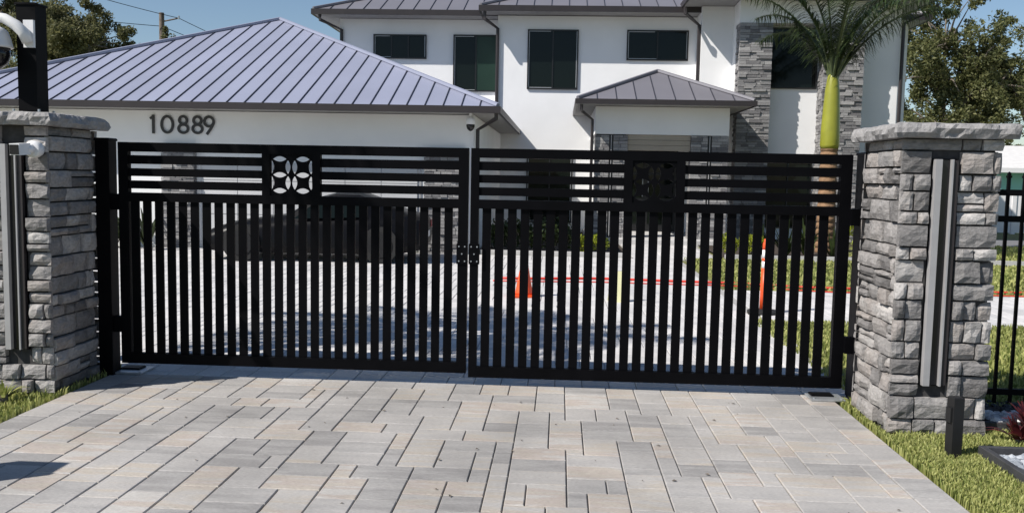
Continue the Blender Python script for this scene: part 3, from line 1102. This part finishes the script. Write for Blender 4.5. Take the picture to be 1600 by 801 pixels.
# ================================================================== FENCE (right)
fn = empty('picket_fence', (2.55, -.12, 0), 0, 'black metal picket fence beside the sunlit pillar', 'fence')
for z0, z1 in ((1.385, 1.425), (1.215, 1.255), (.075, .115)):
    MB().box(.0, 6.0, -.014, .014, z0, z1).build('rail', M['post'], fn)
pk = None
for k_ in range(58):
    if pk is None:
        t = MB().box(-.009, .009, -.0095, .0095, .02, 1.5)
        t.box(-.013, .013, -.0135, .0135, 1.5, 1.515)
        t.box(-.009, .009, -.0095, .0095, 1.515, 1.54, .008)
        o = pk = t.build('picket', M['post'], fn)
    else:
        o = bpy.data.objects.new('picket', pk.data); col.objects.link(o); o.parent = fn
    o.location = (.30 - .25 + k_ * .1005, -.002, 0)
for k_ in range(3):
    MB().box(2.0 + k_ * 2.2, 2.05 + k_ * 2.2, .0145, .065, -.02, 1.56).build('post', M['post'], fn)

# ================================================================== GRASS, BEDS, FOREGROUND


def blades(name, regions, per_m2, h, mt_, label=None, rng=random.Random(2), w=.006, lean=.6):
    mbx = MB()
    for (pts, dens) in regions:
        (x0, y0, x1, y1, test) = pts
        n = int((x1 - x0) * (y1 - y0) * per_m2 * dens)
        for _ in range(n):
            x, y = rng.uniform(x0, x1), rng.uniform(y0, y1)
            if test and not test(x, y):
                continue
            a = rng.uniform(0, 6.283)
            hh = h * rng.uniform(.5, 1.25) * (.8 + .5 * noise.noise(Vector((x * 2.2, y * 2.2, 0))))
            if x < 1.97 and y < -.05: hh *= .35 + .6 * rng.random()
            ww = w * rng.uniform(.7, 1.3)
            dx, dy = math.cos(a), math.sin(a)
            la = rng.uniform(0, 6.283)
            lx, ly = math.cos(la) * hh * lean * rng.random(), math.sin(la) * hh * lean * rng.random()
            b0 = len(mbx.v)
            z0 = -.032
            mbx.v += [(x - dx * ww, y - dy * ww, z0), (x + dx * ww, y + dy * ww, z0), (x + lx * .5 + dx * ww * .8, y + ly * .5 + dy * ww * .8, z0 + .03 + hh * .6), (x + lx * .5 - dx * ww * .8, y + ly * .5 - dy * ww * .8, z0 + .03 + hh * .6), (x + lx * 1.3, y + ly * 1.3, z0 + .03 + hh)]
            mbx.f += [(b0, b0 + 1, b0 + 2, b0 + 3), (b0 + 3, b0 + 2, b0 + 4)]
    return mbx.build(name, M[mt_], None, kind='stuff', label=label, cat='grass')


def lawn_ok(x, y):
    if x > 1.93 and -.90 < y < -.19 and x < 2.52: return False
    if x > 2.28 and y < -1.24: return False
    if x > 2.5 and -.79 < y < -.12: return False
    edge = 1.885 + .025 * noise.noise(Vector((0, y * 6, 0)))
    return x > edge


blades('lawn_grass', [((1.88, -3.0, 3.9, -.1, lawn_ok), 1.0)], 15000, .034, 'grass', 'bright short lawn between the driveway and the gravel bed', w=.004)
blades('lawn_grass', [((2.0, -.05, 7.5, 3.25, lambda x, y: x > 2.02 + .03 * noise.noise(Vector((0, y * 5, 1)))), 1.0)], 1500, .05, 'grass', 'lawn behind the picket fence in front of the side path', w=.009)
blades('lawn_grass', [((2.3, 5.95, 14, 10.4, None), 1.0), ((5.5, 10.4, 16, 15.8, None), .5)], 420, .06, 'grass', 'lawn strip between the side path and the planted bed', w=.02)
blades('lawn_grass', [((-4.6, -2.8, -3.16, .2, lambda x, y: not (-3.8 < x < -3.2 and -.65 < y)), 1.0)], 4200, .06, 'grass', 'grass tuft at the foot of the shaded pillar', w=.006)

# edging and gravel
ed = MB().box(2.285, 2.32, -3.2, -1.26, -.03, .055, .004)
ed.box(2.3205, 6, -1.29, -1.26, -.03, .055, .004)
ed.build('bed_edging', M['edging'], None, label='dark edging strip of the gravel bed nearest the camera', cat='edging')
MB().box(2.53, 6, -.79, -.755, -.03, .06, .004).build('bed_edging', M['edging'], None, label='dark edging strip in front of the white rocks by the fence', cat='edging')


def rocks(name, x0, x1, y0, y1, n, r0, r1, mt_, label, seed, z=0.0):
    rng = random.Random(seed)
    mbx = MB()
    ph = (1 + 5 ** .5) / 2
    ico = [Vector(p).normalized() for p in ((-1, ph, 0), (1, ph, 0), (-1, -ph, 0), (1, -ph, 0), (0, -1, ph), (0, 1, ph), (0, -1, -ph), (0, 1, -ph), (ph, 0, -1), (ph, 0, 1), (-ph, 0, -1), (-ph, 0, 1))]
    fc = [(0, 11, 5), (0, 5, 1), (0, 1, 7), (0, 7, 10), (0, 10, 11), (1, 5, 9), (5, 11, 4), (11, 10, 2), (10, 7, 6), (7, 1, 8), (3, 9, 4), (3, 4, 2), (3, 2, 6), (3, 6, 8), (3, 8, 9), (4, 9, 5), (2, 4, 11), (6, 2, 10), (8, 6, 7), (9, 8, 1)]
    for _ in range(n):
        c = Vector((rng.uniform(x0, x1), rng.uniform(y0, y1), z + rng.uniform(-.3, .5) * r0))
        r = rng.uniform(r0, r1)
        sx, sy, sz = r * rng.uniform(.8, 1.4), r * rng.uniform(.8, 1.3), r * rng.uniform(.5, .9)
        rot = Matrix.Rotation(rng.uniform(0, 6.28), 3, 'Z') @ Matrix.Rotation(rng.uniform(-.5, .5), 3, 'X')
        b0 = len(mbx.v)
        for p in ico:
            k_ = rng.uniform(.8, 1.15)
            mbx.v.append(tuple(c + rot @ Vector((p.x * sx * k_, p.y * sy * k_, p.z * sz * k_))))
        mbx.f += [(b0 + a, b0 + b_, b0 + d) for a, b_, d in fc]
    return mbx.build(name, M[mt_], None, kind='stuff', label=label, cat='gravel')


MB().quad((2.3, -3.2, -.005), (6, -3.2, -.005), (6, -1.27, -.005), (2.3, -1.27, -.005)).build('planting_soil', M['dirt'], kind='structure')
MB().quad((2.52, -.77, -.004), (6, -.77, -.004), (6, -.0, -.004), (2.52, -.0, -.004)).build('planting_soil', M['dirt'], kind='structure')
rocks('gravel', 2.335, 3.6, -2.6, -1.31, 2600, .016, .030, 'rock_grey', 'blue-grey gravel in the near bed', 4, .008)
rocks('white_rocks', 2.62, 4.2, -.75, -.52, 230, .025, .045, 'rock_white', 'pile of white rocks behind the edging by the fence', 6, .045)
rocks('dark_mulch_rocks', 2.53, 4.5, -.74, -.02, 500, .015, .03, 'edging', 'dark stones in the shade at the foot of the picket fence', 9, .0)

bl = empty('bollard_light', (2.135, -1.3, 0), math.radians(12), 'short dark square bollard light standing on the lawn', 'bollard light')
MB().box(-.03, .03, -.03, .03, -.03, .325, .004).build('shaft', M['bollard'], bl)
MB().box(-.042, -.0305, -.02, .02, .19, .27).build('lamp_head', M['bollard'], bl)
MB().box(-.045, .045, -.045, .045, -.03, -.005).build('base_plate', M['bollard'], bl)

rng = random.Random(15)
lt = MB()
for _ in range(46):
    x, y, a, r_ = rng.uniform(-2.9, 1.8), rng.uniform(-2.5, -.3), rng.uniform(0, 6.28), rng.uniform(.006, .016)
    c_, s_ = math.cos(a) * r_, math.sin(a) * r_
    lt.quad((x - c_, y - s_, .004), (x + s_ * .5, y - c_ * .5, .007), (x + c_, y + s_, .004), (x - s_ * .5, y + c_ * .5, .010))
lt.build('leaf_litter', M['bark'], None, kind='stuff', label='tiny dry leaf bits scattered on the driveway pavers', cat='leaf litter')

# ---- leafy things


def leaf_blob(mbx, c, rx, ry, rz, n, size, rng, up_bias=.3, shell=.5):
    for _ in range(n):
        d = Vector((rng.gauss(0, 1), rng.gauss(0, 1), rng.gauss(0, 1))).normalized()
        r = rng.random() ** shell
        p = Vector((c[0] + d.x * rx * r, c[1] + d.y * ry * r, c[2] + d.z * rz * r))
        nrm = Vector((rng.gauss(0, 1), rng.gauss(0, 1), rng.gauss(0, 1) + up_bias)).normalized()
        a = nrm.orthogonal().normalized()
        a = Matrix.Rotation(rng.uniform(0, 6.28), 3, nrm) @ a
        b_ = nrm.cross(a)
        L_ = size * rng.uniform(.6, 1.3)
        W_ = L_ * rng.uniform(.35, .55)
        b0 = len(mbx.v)
        mbx.v += [tuple(p - a * L_), tuple(p + b_ * W_ + nrm * W_ * .25), tuple(p + a * L_), tuple(p - b_ * W_ + nrm * W_ * .25)]
        mbx.f.append((b0, b0 + 1, b0 + 2, b0 + 3))


def shrub(name, x, y, w, h, mt_, label, n=420, size=.05, seed=1, group=None, d=None):
    rng = random.Random(seed)
    r = empty(name, (x, y, 0), 0, label, 'shrub', group)
    st = MB()
    lf = MB()
    for k_ in range(7):
        a = rng.uniform(0, 6.28)
        q = rng.uniform(.2, .9)
        tip = Vector((math.cos(a) * w / 2 * q, math.sin(a) * (d or w) / 2 * q, h * rng.uniform(.55, .9)))
        st.tube([(0, 0, -.02), tuple(tip * .5 + Vector((0, 0, h * .1))), tuple(tip)], [.012, .009, .004], 5)
        leaf_blob(lf, tip, w * .3, (d or w) * .3, h * .26, n // 7, size, rng)
    leaf_blob(lf, (0, 0, h * .45), w * .42, (d or w) * .42, h * .38, n // 2, size, rng)
    st.build('stem', M['bark'], r)
    lf.build('foliage', M[mt_], r)
    return r


def strap_plant(name, x, y, h, mt_, label, n=26, seed=1, wd=.03, spread=.7):
    rng = random.Random(seed)
    r = empty(name, (x, y, 0), 0, label, 'plant')
    mbx = MB()
    for k_ in range(n):
        a = rng.uniform(0, 6.28)
        e = rng.uniform(.15, 1.0) * spread
        L_ = h * rng.uniform(.75, 1.15)
        dx, dy = math.cos(a), math.sin(a)
        px, py = -dy, dx
        prev = None
        for s_ in range(6):
            t = s_ / 5
            rr = L_ * e * t
            z = L_ * (t - e * .75 * t * t)
            w = wd * (1 - t * .9) * (0.4 + 1.2 * min(1, t * 3))
            p = Vector((dx * rr, dy * rr, z))
            A, B = p + Vector((px, py, 0)) * w, p - Vector((px, py, 0)) * w
            if prev:
                b0 = len(mbx.v)
                mbx.v += [tuple(prev[0]), tuple(prev[1]), tuple(B), tuple(A)]
                mbx.f.append((b0, b0 + 1, b0 + 2, b0 + 3))
            prev = (A, B)
    mbx.build('leaf_rosette', M[mt_], r)
    MB().tube([(0, 0, -.03), (0, 0, .05)], .03, 6).build('stem', M['bark'], r)
    return r


# bed in front of the house
MB().box(-1.45, 1.30, 10.36, 10.44, -.05, .085).build('bed_kerb', M['kerb'], None, label='pale kerb in front of the dark shrubs beside the garage', cat='kerb')
MB().box(3.05, 13, 10.42, 10.5, -.05, .095).build('bed_kerb', M['kerb'], None, label='pale kerb between the lawn strip and the planted bed', cat='kerb')
MB().quad((-1.55, 10.44, .02), (1.3, 10.44, .02), (1.3, 17.55, .02), (-1.55, 17.55, .02)).build('planting_soil', M['dirt'], kind='structure')
MB().quad((3.05, 10.5, .02), (8.5, 10.5, .02), (8.5, 16.3, .02), (3.05, 16.3, .02)).build('planting_soil', M['dirt'], kind='structure')
for k_ in range(6):
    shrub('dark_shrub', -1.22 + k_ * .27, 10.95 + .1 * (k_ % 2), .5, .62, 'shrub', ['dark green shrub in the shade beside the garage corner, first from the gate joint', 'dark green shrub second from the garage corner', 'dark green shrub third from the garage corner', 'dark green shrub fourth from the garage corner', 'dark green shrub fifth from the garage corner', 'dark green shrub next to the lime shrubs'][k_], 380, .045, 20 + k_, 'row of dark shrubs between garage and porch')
shrub('lime_shrub', .42, 11.0, .34, .36, 'lime', 'lime green shrub nearest the dark shrubs', 420, .03, 31, 'lime green shrubs in the beds')
shrub('lime_shrub', .80, 11.0, .38, .36, 'lime', 'lime green shrub at the porch walk, away from the dark shrubs', 420, .03, 32, 'lime green shrubs in the beds')
shrub('lime_shrub', 3.22, 11.0, .42, .42, 'lime', 'lime green shrub on the far side of the porch walk', 420, .03, 33, 'lime green shrubs in the beds')
shrub('lime_shrub', 3.62, 11.05, .4, .40, 'lime', 'lime green shrub beside the spiky plants', 420, .03, 34, 'lime green shrubs in the beds')
shrub('lime_shrub', 5.75, 11.2, .5, .85, 'lime', 'tall lime green shrub seen between gate and sunlit pillar', 520, .04, 35, 'lime green shrubs in the beds')
for k_, (x, y, h) in enumerate(((3.9, 11.3, .7), (4.3, 11.1, .75), (4.75, 11.4, .8), (5.15, 11.0, .6))):
    strap_plant('spiky_plant', x, y, h, 'shrub', ['dark spiky plant beside the lime shrub', 'dark spiky plant behind the orange delineator', 'dark spiky plant in front of the palm trunk', 'low dark spiky plant at the end of the bed near the pillar'][k_], 30, 40 + k_, .03)
strap_plant('spiky_plant', -7.45, 9.7, .95, 'shrub', 'dark spiky palm beside the garage stone pier', 26, 47, .035)
for k_, x in enumerate((-8.9, -8.2)):
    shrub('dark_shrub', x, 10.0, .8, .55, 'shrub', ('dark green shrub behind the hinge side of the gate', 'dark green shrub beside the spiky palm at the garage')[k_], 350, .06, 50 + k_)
strap_plant('red_plant', 2.62, -1.02, .2, 'red_leaf', 'dark red leafy plant between the two gravel beds', 34, 61, .022, .95)
strap_plant('red_plant', 2.78, -.86, .26, 'red_leaf', 'taller dark red plant beside the white rocks', 30, 62, .022, .8)
for k_, (x, y) in enumerate(((-3.42, -.83), (-3.6, -.9), (-3.52, -1.1))):
    strap_plant('border_plant', x, y, .16, 'grass', ['low strappy green plant at the foot of the shaded pillar', 'low strappy green plant at the photo edge by the pillar', 'low strappy green plant nearest the driveway edge'][k_], 34, 70 + k_, .012, .9)

# ================================================================== PALM IN FRONT OF THE TOWER


def frond(base, az, elev, L_, droop, rng, width=.62, nl=64, fl=MB, petiole_w=.03):
    """one pinnate frond: rachis tube and leaflets"""
    rach, leaf = MB(), MB()
    pts = []
    p = Vector(base)
    e = elev
    st = 16
    for k_ in range(st + 1):
        pts.append(p.copy())
        d = Vector((math.cos(az) * math.cos(e), math.sin(az) * math.cos(e), math.sin(e)))
        p = p + d * L_ / st
        e -= droop / st * (.4 + 1.2 * k_ / st)
    rach.tube(pts, [petiole_w * (1 - .85 * k_ / st) for k_ in range(st + 1)], 6)
    side = Vector((-math.sin(az), math.cos(az), 0))
    for k_ in range(nl):
        t = .16 + .84 * k_ / nl
        f = t * st
        i = min(int(f), st - 1)
        q = pts[i].lerp(pts[i + 1], f - i)
        fwd = (pts[i + 1] - pts[i]).normalized()
        ln = width * (math.sin(math.pi * min(1, t * .85 + .12)) ** .6) * rng.uniform(.85, 1.1)
        for s_ in (-1, 1):
            d = (side * s_ * rng.uniform(.7, 1) + fwd * rng.uniform(.35, .7) + Vector((0, 0, rng.uniform(-.25, .25)))).normalized()
            w = .016
            prev = None
            pp = q.copy()
            for g in range(5):
                tt = g / 4
                ww = w * (1 - tt * .92)
                wv = d.cross(Vector((0, 0, 1)))
                if wv.length < .05: wv = fwd.copy()
                wv.normalize()
                A, B = pp + wv * ww, pp - wv * ww
                if prev:
                    b0 = len(leaf.v)
                    leaf.v += [tuple(prev[0]), tuple(prev[1]), tuple(B), tuple(A)]
                    leaf.f.append((b0, b0 + 1, b0 + 2, b0 + 3))
                prev = (A, B)
                pp = pp + d * ln / 4
                d = (d + Vector((0, 0, -.45))).normalized()
    return rach, leaf


def palm(name, x, y, prof_trunk, prof_shaft, top, fronds, label, seed, L_=2.1, group=None, trunk_mat='palm_bark', shaft_mat='shaft'):
    rng = random.Random(seed)
    r = empty(name, (x, y, 0), 0, label, 'palm tree', group)
    MB().lathe(prof_trunk, n=18).build('trunk', M[trunk_mat], r, True)
    if prof_shaft:
        MB().lathe(prof_shaft, n=18).build('crownshaft', M[shaft_mat], r, True)
    for k_, (az, el, dr_, ll) in enumerate(fronds):
        a, b_ = frond((math.cos(az) * .05, math.sin(az) * .05, top), az, el, L_ * ll, dr_, rng)
        fo = b_.build('frond', M['frond'], r)
        a.build('rachis', M['petiole'], fo)
    return r


fr_ = []
rng = random.Random(77)
for k_ in range(17):
    fr_.append((k_ * 2.4 + rng.uniform(-.2, .2), rng.uniform(.95, 1.45), rng.uniform(1.1, 2.0), rng.uniform(.85, 1.1)))
ring = []
zz = 0
while zz < 2.12:
    ring += [(.195 - .02 * zz / 2, zz), (.188 - .02 * zz / 2, zz + .09), (.178 - .02 * zz / 2, zz + .10), (.182 - .02 * zz / 2, zz + .125)]
    zz += .13
palm('foxtail_palm', 5.43, 12.5, ring, [(.17, 2.12), (.19, 2.2), (.185, 2.5), (.165, 2.9), (.14, 3.3), (.105, 3.55), (.085, 3.62), (.06, 3.66)], 3.5, fr_,
     'palm with yellow-green crownshaft in front of the stone columns', 5, 2.7)

# palm just outside the frame; it throws the leafy shade on the courtyard
fr2 = []
for k_ in range(15):
    fr2.append((k_ * 2.4 + rng.uniform(-.2, .2), rng.uniform(.1, .9), rng.uniform(.8, 1.5), rng.uniform(.85, 1.1)))
palm('street_palm', -4.75, -.35, [(.14, -.05), (.12, .5), (.10, 2.0), (.095, 4.1), (.07, 4.25)], None, 4.15, fr2, 'slender palm outside the gate beyond the pillar, shading the courtyard', 6, 1.9)

# ================================================================== TREES


def tree(name, x, y, base_h, crown_c, crown_r, mt_, label, seed, n_clump=46, leaves=260, leaf=.13, trunk_r=.25, group=None, gap=.55):
    rng = random.Random(seed)
    r = empty(name, (x, y, 0), 0, label, 'tree', group)
    wood, lf = MB(), MB()
    c = Vector(crown_c)
    R_ = Vector(crown_r)
    tips = []
    for k_ in range(n_clump):
        d = Vector((rng.gauss(0, 1), rng.gauss(0, 1), rng.gauss(0, 1) + .15)).normalized()
        q = rng.uniform(.35, 1.0)
        tips.append(Vector((c.x + d.x * R_.x * q, c.y + d.y * R_.y * q, c.z + d.z * R_.z * q)))
    fork = Vector((c.x * .3, c.y * .3, base_h))
    wood.tube([(0, 0, -.3), (c.x * .08, c.y * .08, base_h * .4), tuple(fork)], [trunk_r * 1.25, trunk_r, trunk_r * .85], 9)
    limbs = []
    for k_ in range(7):
        t = tips[k_]
        mid = fork.lerp(t, .5) + Vector((rng.uniform(-.3, .3), rng.uniform(-.3, .3), rng.uniform(.1, .5)))
        wood.tube([tuple(fork - Vector((0, 0, .1))), tuple(fork.lerp(mid, .5) + Vector((rng.uniform(-.15, .15), 0, .1))), tuple(mid), tuple(t)], [trunk_r * .6, trunk_r * .45, trunk_r * .32, trunk_r * .1], 7)
        limbs += [mid, mid.lerp(t, .5), fork.lerp(mid, .6)]
    for t in tips[7:]:
        b_ = min(limbs, key=lambda q: (q - t).length)
        m_ = b_.lerp(t, .5) + Vector((rng.uniform(-.2, .2), rng.uniform(-.2, .2), rng.uniform(-.05, .25)))
        wood.tube([tuple(b_), tuple(m_), tuple(t)], [trunk_r * .22, trunk_r * .14, trunk_r * .05], 5)
    for t in tips:
        s_ = rng.uniform(.55, 1.15)
        k2 = rng.uniform(.16, .27)
        sub = rng.randint(3, 5)
        for q in range(sub):
            o = Vector((rng.gauss(0, 1) * R_.x * k2 * .6, rng.gauss(0, 1) * R_.y * k2 * .6, rng.gauss(0, 1) * R_.z * k2 * .45))
            leaf_blob(lf, t + o, R_.x * k2 * s_ * gap, R_.y * k2 * s_ * gap, R_.z * k2 * s_ * gap * .8, int(leaves / sub), leaf, rng, .5, .6)
    wood.build('trunk', M['bark'], r, True)
    lf.build('crown', M[mt_], r)
    return r


G = 'trees behind the house'
tree('oak_tree', 16.0, 33.5, 2.6, (0.5, 0, 5.6), (3.0, 2.6, 4.4), 'oak', 'big leafy oak rising behind the corner of the house', 101, 90, 480, .085, .26, G, .62)
tree('oak_tree', 21.0, 35, 2.8, (-.3, 0, 6.4), (3.0, 2.6, 2.8), 'oak', 'open-crowned oak at the photo edge behind the sunlit pillar', 102, 52, 480, .085, .26, G, .7)
tree('oak_tree', 15.9, 40.5, 1.5, (0, 0, 3.0), (3.6, 2.6, 2.6), 'oak', 'low dark oak filling the gap under the big oak', 103, 55, 460, .10, .22, G, .75)
tree('round_tree', 24.5, 44, 1.0, (0, 0, 2.3), (3.2, 2.4, 1.6), 'oak', 'low round tree behind the aqua house', 104, 40, 420, .11, .2, G, .8)
GL = 'trees behind the garage'
tree('garden_tree', -27.4, 36, 3.0, (0, 0, 6.7), (3.2, 2.6, 3.6), 'pine', 'leafy tree at the photo corner behind the camera post', 111, 80, 560, .085, .3, GL, .85)
tree('garden_tree', -22.9, 35.5, 3.0, (0, 0, 6.2), (2.7, 2.4, 3.0), 'pine', 'rounded tree between the camera post and the utility pole', 112, 85, 600, .085, .28, GL, .85)
tree('garden_tree', -24.4, 41, 3.0, (0, 0, 5.4), (5.4, 2.6, 2.6), 'pine', 'wide low tree filling in behind the two garage trees', 113, 80, 560, .10, .25, GL, .85)
tree('garden_tree', -22.6, 45, 3.0, (0.4, 0, 6.9), (1.7, 1.8, 2.4), 'pine', 'small distant tree just beside the utility pole', 114, 40, 360, .09, .2, GL, .8)
tree('garden_tree', -31.2, 38, 3.0, (0, 0, 7.2), (2.8, 2.6, 3.6), 'pine', 'tree beyond the photo corner, behind the dome camera', 115, 60, 480, .1, .3, GL, .85)

# utility pole and wires
up_ = empty('utility_pole', (-27.5, 55, 0), 0, 'wooden utility pole rising above the garage roof', 'utility pole')
MB().tube([(0, 0, -.5), (0, 0, 6), (0, 0, 12.1)], [.24, .21, .17], 10).build('shaft', M['wood_pole'], up_)
MB().tube([(0, 0, 11.5), (1.2, 0, 11.75)], .05, 6).build('bracket', M['wood_pole'], up_)
for k_, z in enumerate((11.8, 11.3)):
    MB().tube([(1.2 * (1 - k_), 0, z - .12), (1.2 * (1 - k_), 0, z + .1)], .07, 8).build('insulator', M['steel'], up_)


def wire(pts, sag, label):
    a, b_ = Vector(pts[0]), Vector(pts[1])
    ps = []
    for k_ in range(21):
        t = k_ / 20
        p = a.lerp(b_, t)
        p.z -= sag * 4 * t * (1 - t)
        ps.append(tuple(p))
    return MB().tube(ps, .022, 5).build('power_line', M['post'], None, label=label, cat='wire')


wire([(-26.3, 55, 11.75), (-21.0, 62, 9.6)], .15, 'power line dropping from the utility pole towards the garage ridge')
wire([(-26.3, 55, 11.75), (-40, 50, 15.5)], .3, 'upper power line running from the pole to the photo edge')
wire([(-27.5, 55, 11.2), (-42, 50, 12.6)], .3, 'lower power line crossing in front of the garage trees')
wire([(-27.5, 55, 11.2), (-20.0, 62, 8.9)], .2, 'lower power line between the pole and the roof ridge')

# ================================================================== NEIGHBOUR
nb = empty('neighbour_house', (18.3, 26.6, 0), 0, 'aqua single-storey house with pale roof beyond the picket fence', 'house')
MB().box(-2.8, 6, 0, 7, -.1, 2.05).build('wall', M['aqua'], nb)
rf = MB()
for (a, b_, c_, d_) in (((-3.3, -.7, 2.0), (6.5, -.7, 2.0), (6.5, 3.5, 3.0), (-3.3, 3.5, 3.0)), ((6.5, 7.7, 2.0), (-3.3, 7.7, 2.0), (-3.3, 3.5, 3.0), (6.5, 3.5, 3.0))):
    rf.quad(a, b_, c_, d_)
rf.quad((-3.3, -.7, 1.9), (6.5, -.7, 1.9), (6.5, -.7, 2.0), (-3.3, -.7, 2.0))
rf.poly([(-3.3, -.7, 2.0), (-3.3, 3.5, 3.0), (-3.3, 7.7, 2.0), (-3.3, 7.7, 2.0), (-3.3, -.7, 2.0)])
roof_n = rf.build('roof', M['shingle'], nb)
MB().box(-3.4, 6.6, -.76, -.702, 1.9, 2.06).build('fascia', M['vinyl'], roof_n)
wn_ = MB().box(-1.5, .2, -.03, -.001, .9, 1.8).build('window', M['vinyl'], nb)
MB().box(-1.4, .1, -.045, -.031, 1.0, 1.7).build('pane', M['glass'], wn_)
vf = empty('panel_fence', (11.8, 22.0, 0), 0, 'white panel fence in front of the aqua house', 'fence')
for k_ in range(7):
    MB().box(k_ * 2.0 + .06, k_ * 2 + 1.94, -.02, .02, .02, 1.17).build('panel', M['vinyl'], vf)
    MB().box(k_ * 2.0 - .06, k_ * 2 + .06, -.06, .06, -.02, 1.24).build('post', M['vinyl'], vf)
shrub('green_shrub', 8.15, 14.8, 1.0, 1.0, 'lime', 'bright green shrub behind the picket fence at the photo edge', 500, .07, 91)

# ================================================================== CONES, HOSE, CAR
cn = empty('traffic_cone', (-.41, 4.67, 0), .3, 'plain orange traffic cone standing in the courtyard', 'traffic cone')
MB().box(-.15, .15, -.15, .15, .002, .03, .008).build('base', M['orange'], cn)
MB().lathe([(.115, .03), (.105, .06), (.026, .5), (.02, .515)], n=24).build('cone_body', M['orange'], cn, True)
dl = empty('delineator_post', (2.27, 3.81, 0), .2, 'tall orange delineator post with two white bands', 'delineator')
MB().lathe([(.19, .002), (.19, .02), (.16, .035), (.06, .05)], n=8).build('base', M['rubber'], dl)
MB().lathe([(.048, .05), (.042, .5)], n=18).build('tube', M['orange'], dl, True)
MB().lathe([(.0425, .5), (.042, .575)], n=18).build('reflective_band', M['reflect'], dl, True)
MB().lathe([(.042, .575), (.0405, .61)], n=18).build('tube', M['orange'], dl, True)
MB().lathe([(.0405, .61), (.04, .70)], n=18).build('reflective_band', M['reflect'], dl, True)
MB().lathe([(.04, .70), (.038, .77), (.028, .79), (.03, .81), (.02, .82)], n=18).build('tube', M['orange'], dl, True)
ws = empty('floor_sign', (.70, 4.45, 0), .1, 'small pale yellow folding floor sign in the courtyard', 'sign')
for s_ in (-1, 1):
    MB().poly([(-.1, s_ * .09, 0.0), (.1, s_ * .09, 0.0), (.07, s_ * .008, .36), (-.07, s_ * .008, .36)]).build('sign_leaf', M['yellow'], ws)
hp = []
for k_ in range(41):
    t = k_ / 40
    x = -.9 + t * 9.5
    hp.append((x, 6.55 - .62 * max(0, (x - 1.5)) / 6.0 + .10 * math.sin(x * 1.3) + .05 * math.sin(x * 3.1), .018))
MB().tube(hp, .02, 6).build('garden_hose', M['hose'], None, True, label='red hose lying across the courtyard pavers', cat='hose')
MB().tube([(x, y - .32 - .05 * math.sin(x * 2), .01) for x, y, z in hp], .009, 5).build('power_cable', M['hose'], None, True, label='thin red cable lying beside the hose', cat='cable')

car = empty('sports_car', (-4.05, 8.95, 0), math.radians(3), 'black low sports car parked in front of the garage door', 'car')
# stations from nose (left, -x) to tail: x, half width, z bottom, z shoulder, z top, top half width
ST = [(-1.80, .55, .22, .34, .40, .45), (-1.72, .72, .16, .42, .50, .60), (-1.35, .80, .14, .55, .63, .66), (-.9, .82, .14, .60, .70, .66), (-.45, .82, .14, .64, .76, .64), (-.05, .82, .14, .66, 1.02, .56), (.35, .83, .14, .68, 1.13, .54), (.75, .84, .14, .70, 1.12, .53), (1.15, .85, .15, .72, .98, .52), (1.5, .84, .17, .73, .82, .60), (1.75, .80, .22, .70, .78, .58), (1.82, .70, .30, .62, .70, .50)]
bm_ = MB()
for (x, hw, zb, zs, zt, tw) in ST:
    ringp = [(-hw * .9, zb), (-hw, zb + .1), (-hw, zs - .08), (-hw * .94, zs), (-tw, zt - .03), (-tw * .6, zt), (tw * .6, zt), (tw, zt - .03), (hw * .94, zs), (hw, zs - .08), (hw, zb + .1), (hw * .9, zb)]
    bm_.v += [(x, yy, zz_) for yy, zz_ in ringp]
nr = 12
for i in range(len(ST) - 1):
    for q in range(nr):
        r_ = (q + 1) % nr
        bm_.f.append((i * nr + q, (i + 1) * nr + q, (i + 1) * nr + r_, i * nr + r_))
bm_.f.append(tuple(range(nr))); bm_.f.append(tuple(reversed(range((len(ST) - 1) * nr, len(ST) * nr))))
body = autosmooth(bm_.build('body', M['car'], car), 35)
for s_ in (-1, 1):
    pw = MB().poly([(-.28, s_ * .80, .70), (.9, s_ * .815, .745), (.72, s_ * .60, 1.04), (.3, s_ * .60, 1.06), (.02, s_ * .64, .95)])
    pw.build('side_window', M['glass'], car)
    MB().box(1.70, 1.835, s_ * .62 - .14, s_ * .62 + .14, .54, .66, .01).build('tail_light', M['tail'], car)
    for wx in (-1.12, 1.12):
        tr = MB().tube([(wx, s_ * .70, .30), (wx, s_ * .872, .30)], .30, 22)
        to = tr.build('wheel', M['rubber'], car)
        MB().tube([(wx, s_ * .8725, .30), (wx, s_ * .885, .30)], .20, 16).build('rim', M['bollard'], to)
MB().box(1.80, 1.83, -.25, .25, .40, .50).build('number_plate', M['white_plastic'], car)

# ================================================================== apply overall scale
done = set()
SM = Matrix.Scale(S, 4)
for o in bpy.data.objects:
    if o is cam or o is sun:
        continue
    o.location = o.location * S
    if o.type == 'MESH' and o.data.name not in done:
        done.add(o.data.name)
        o.data.transform(SM)
        o.data.update()
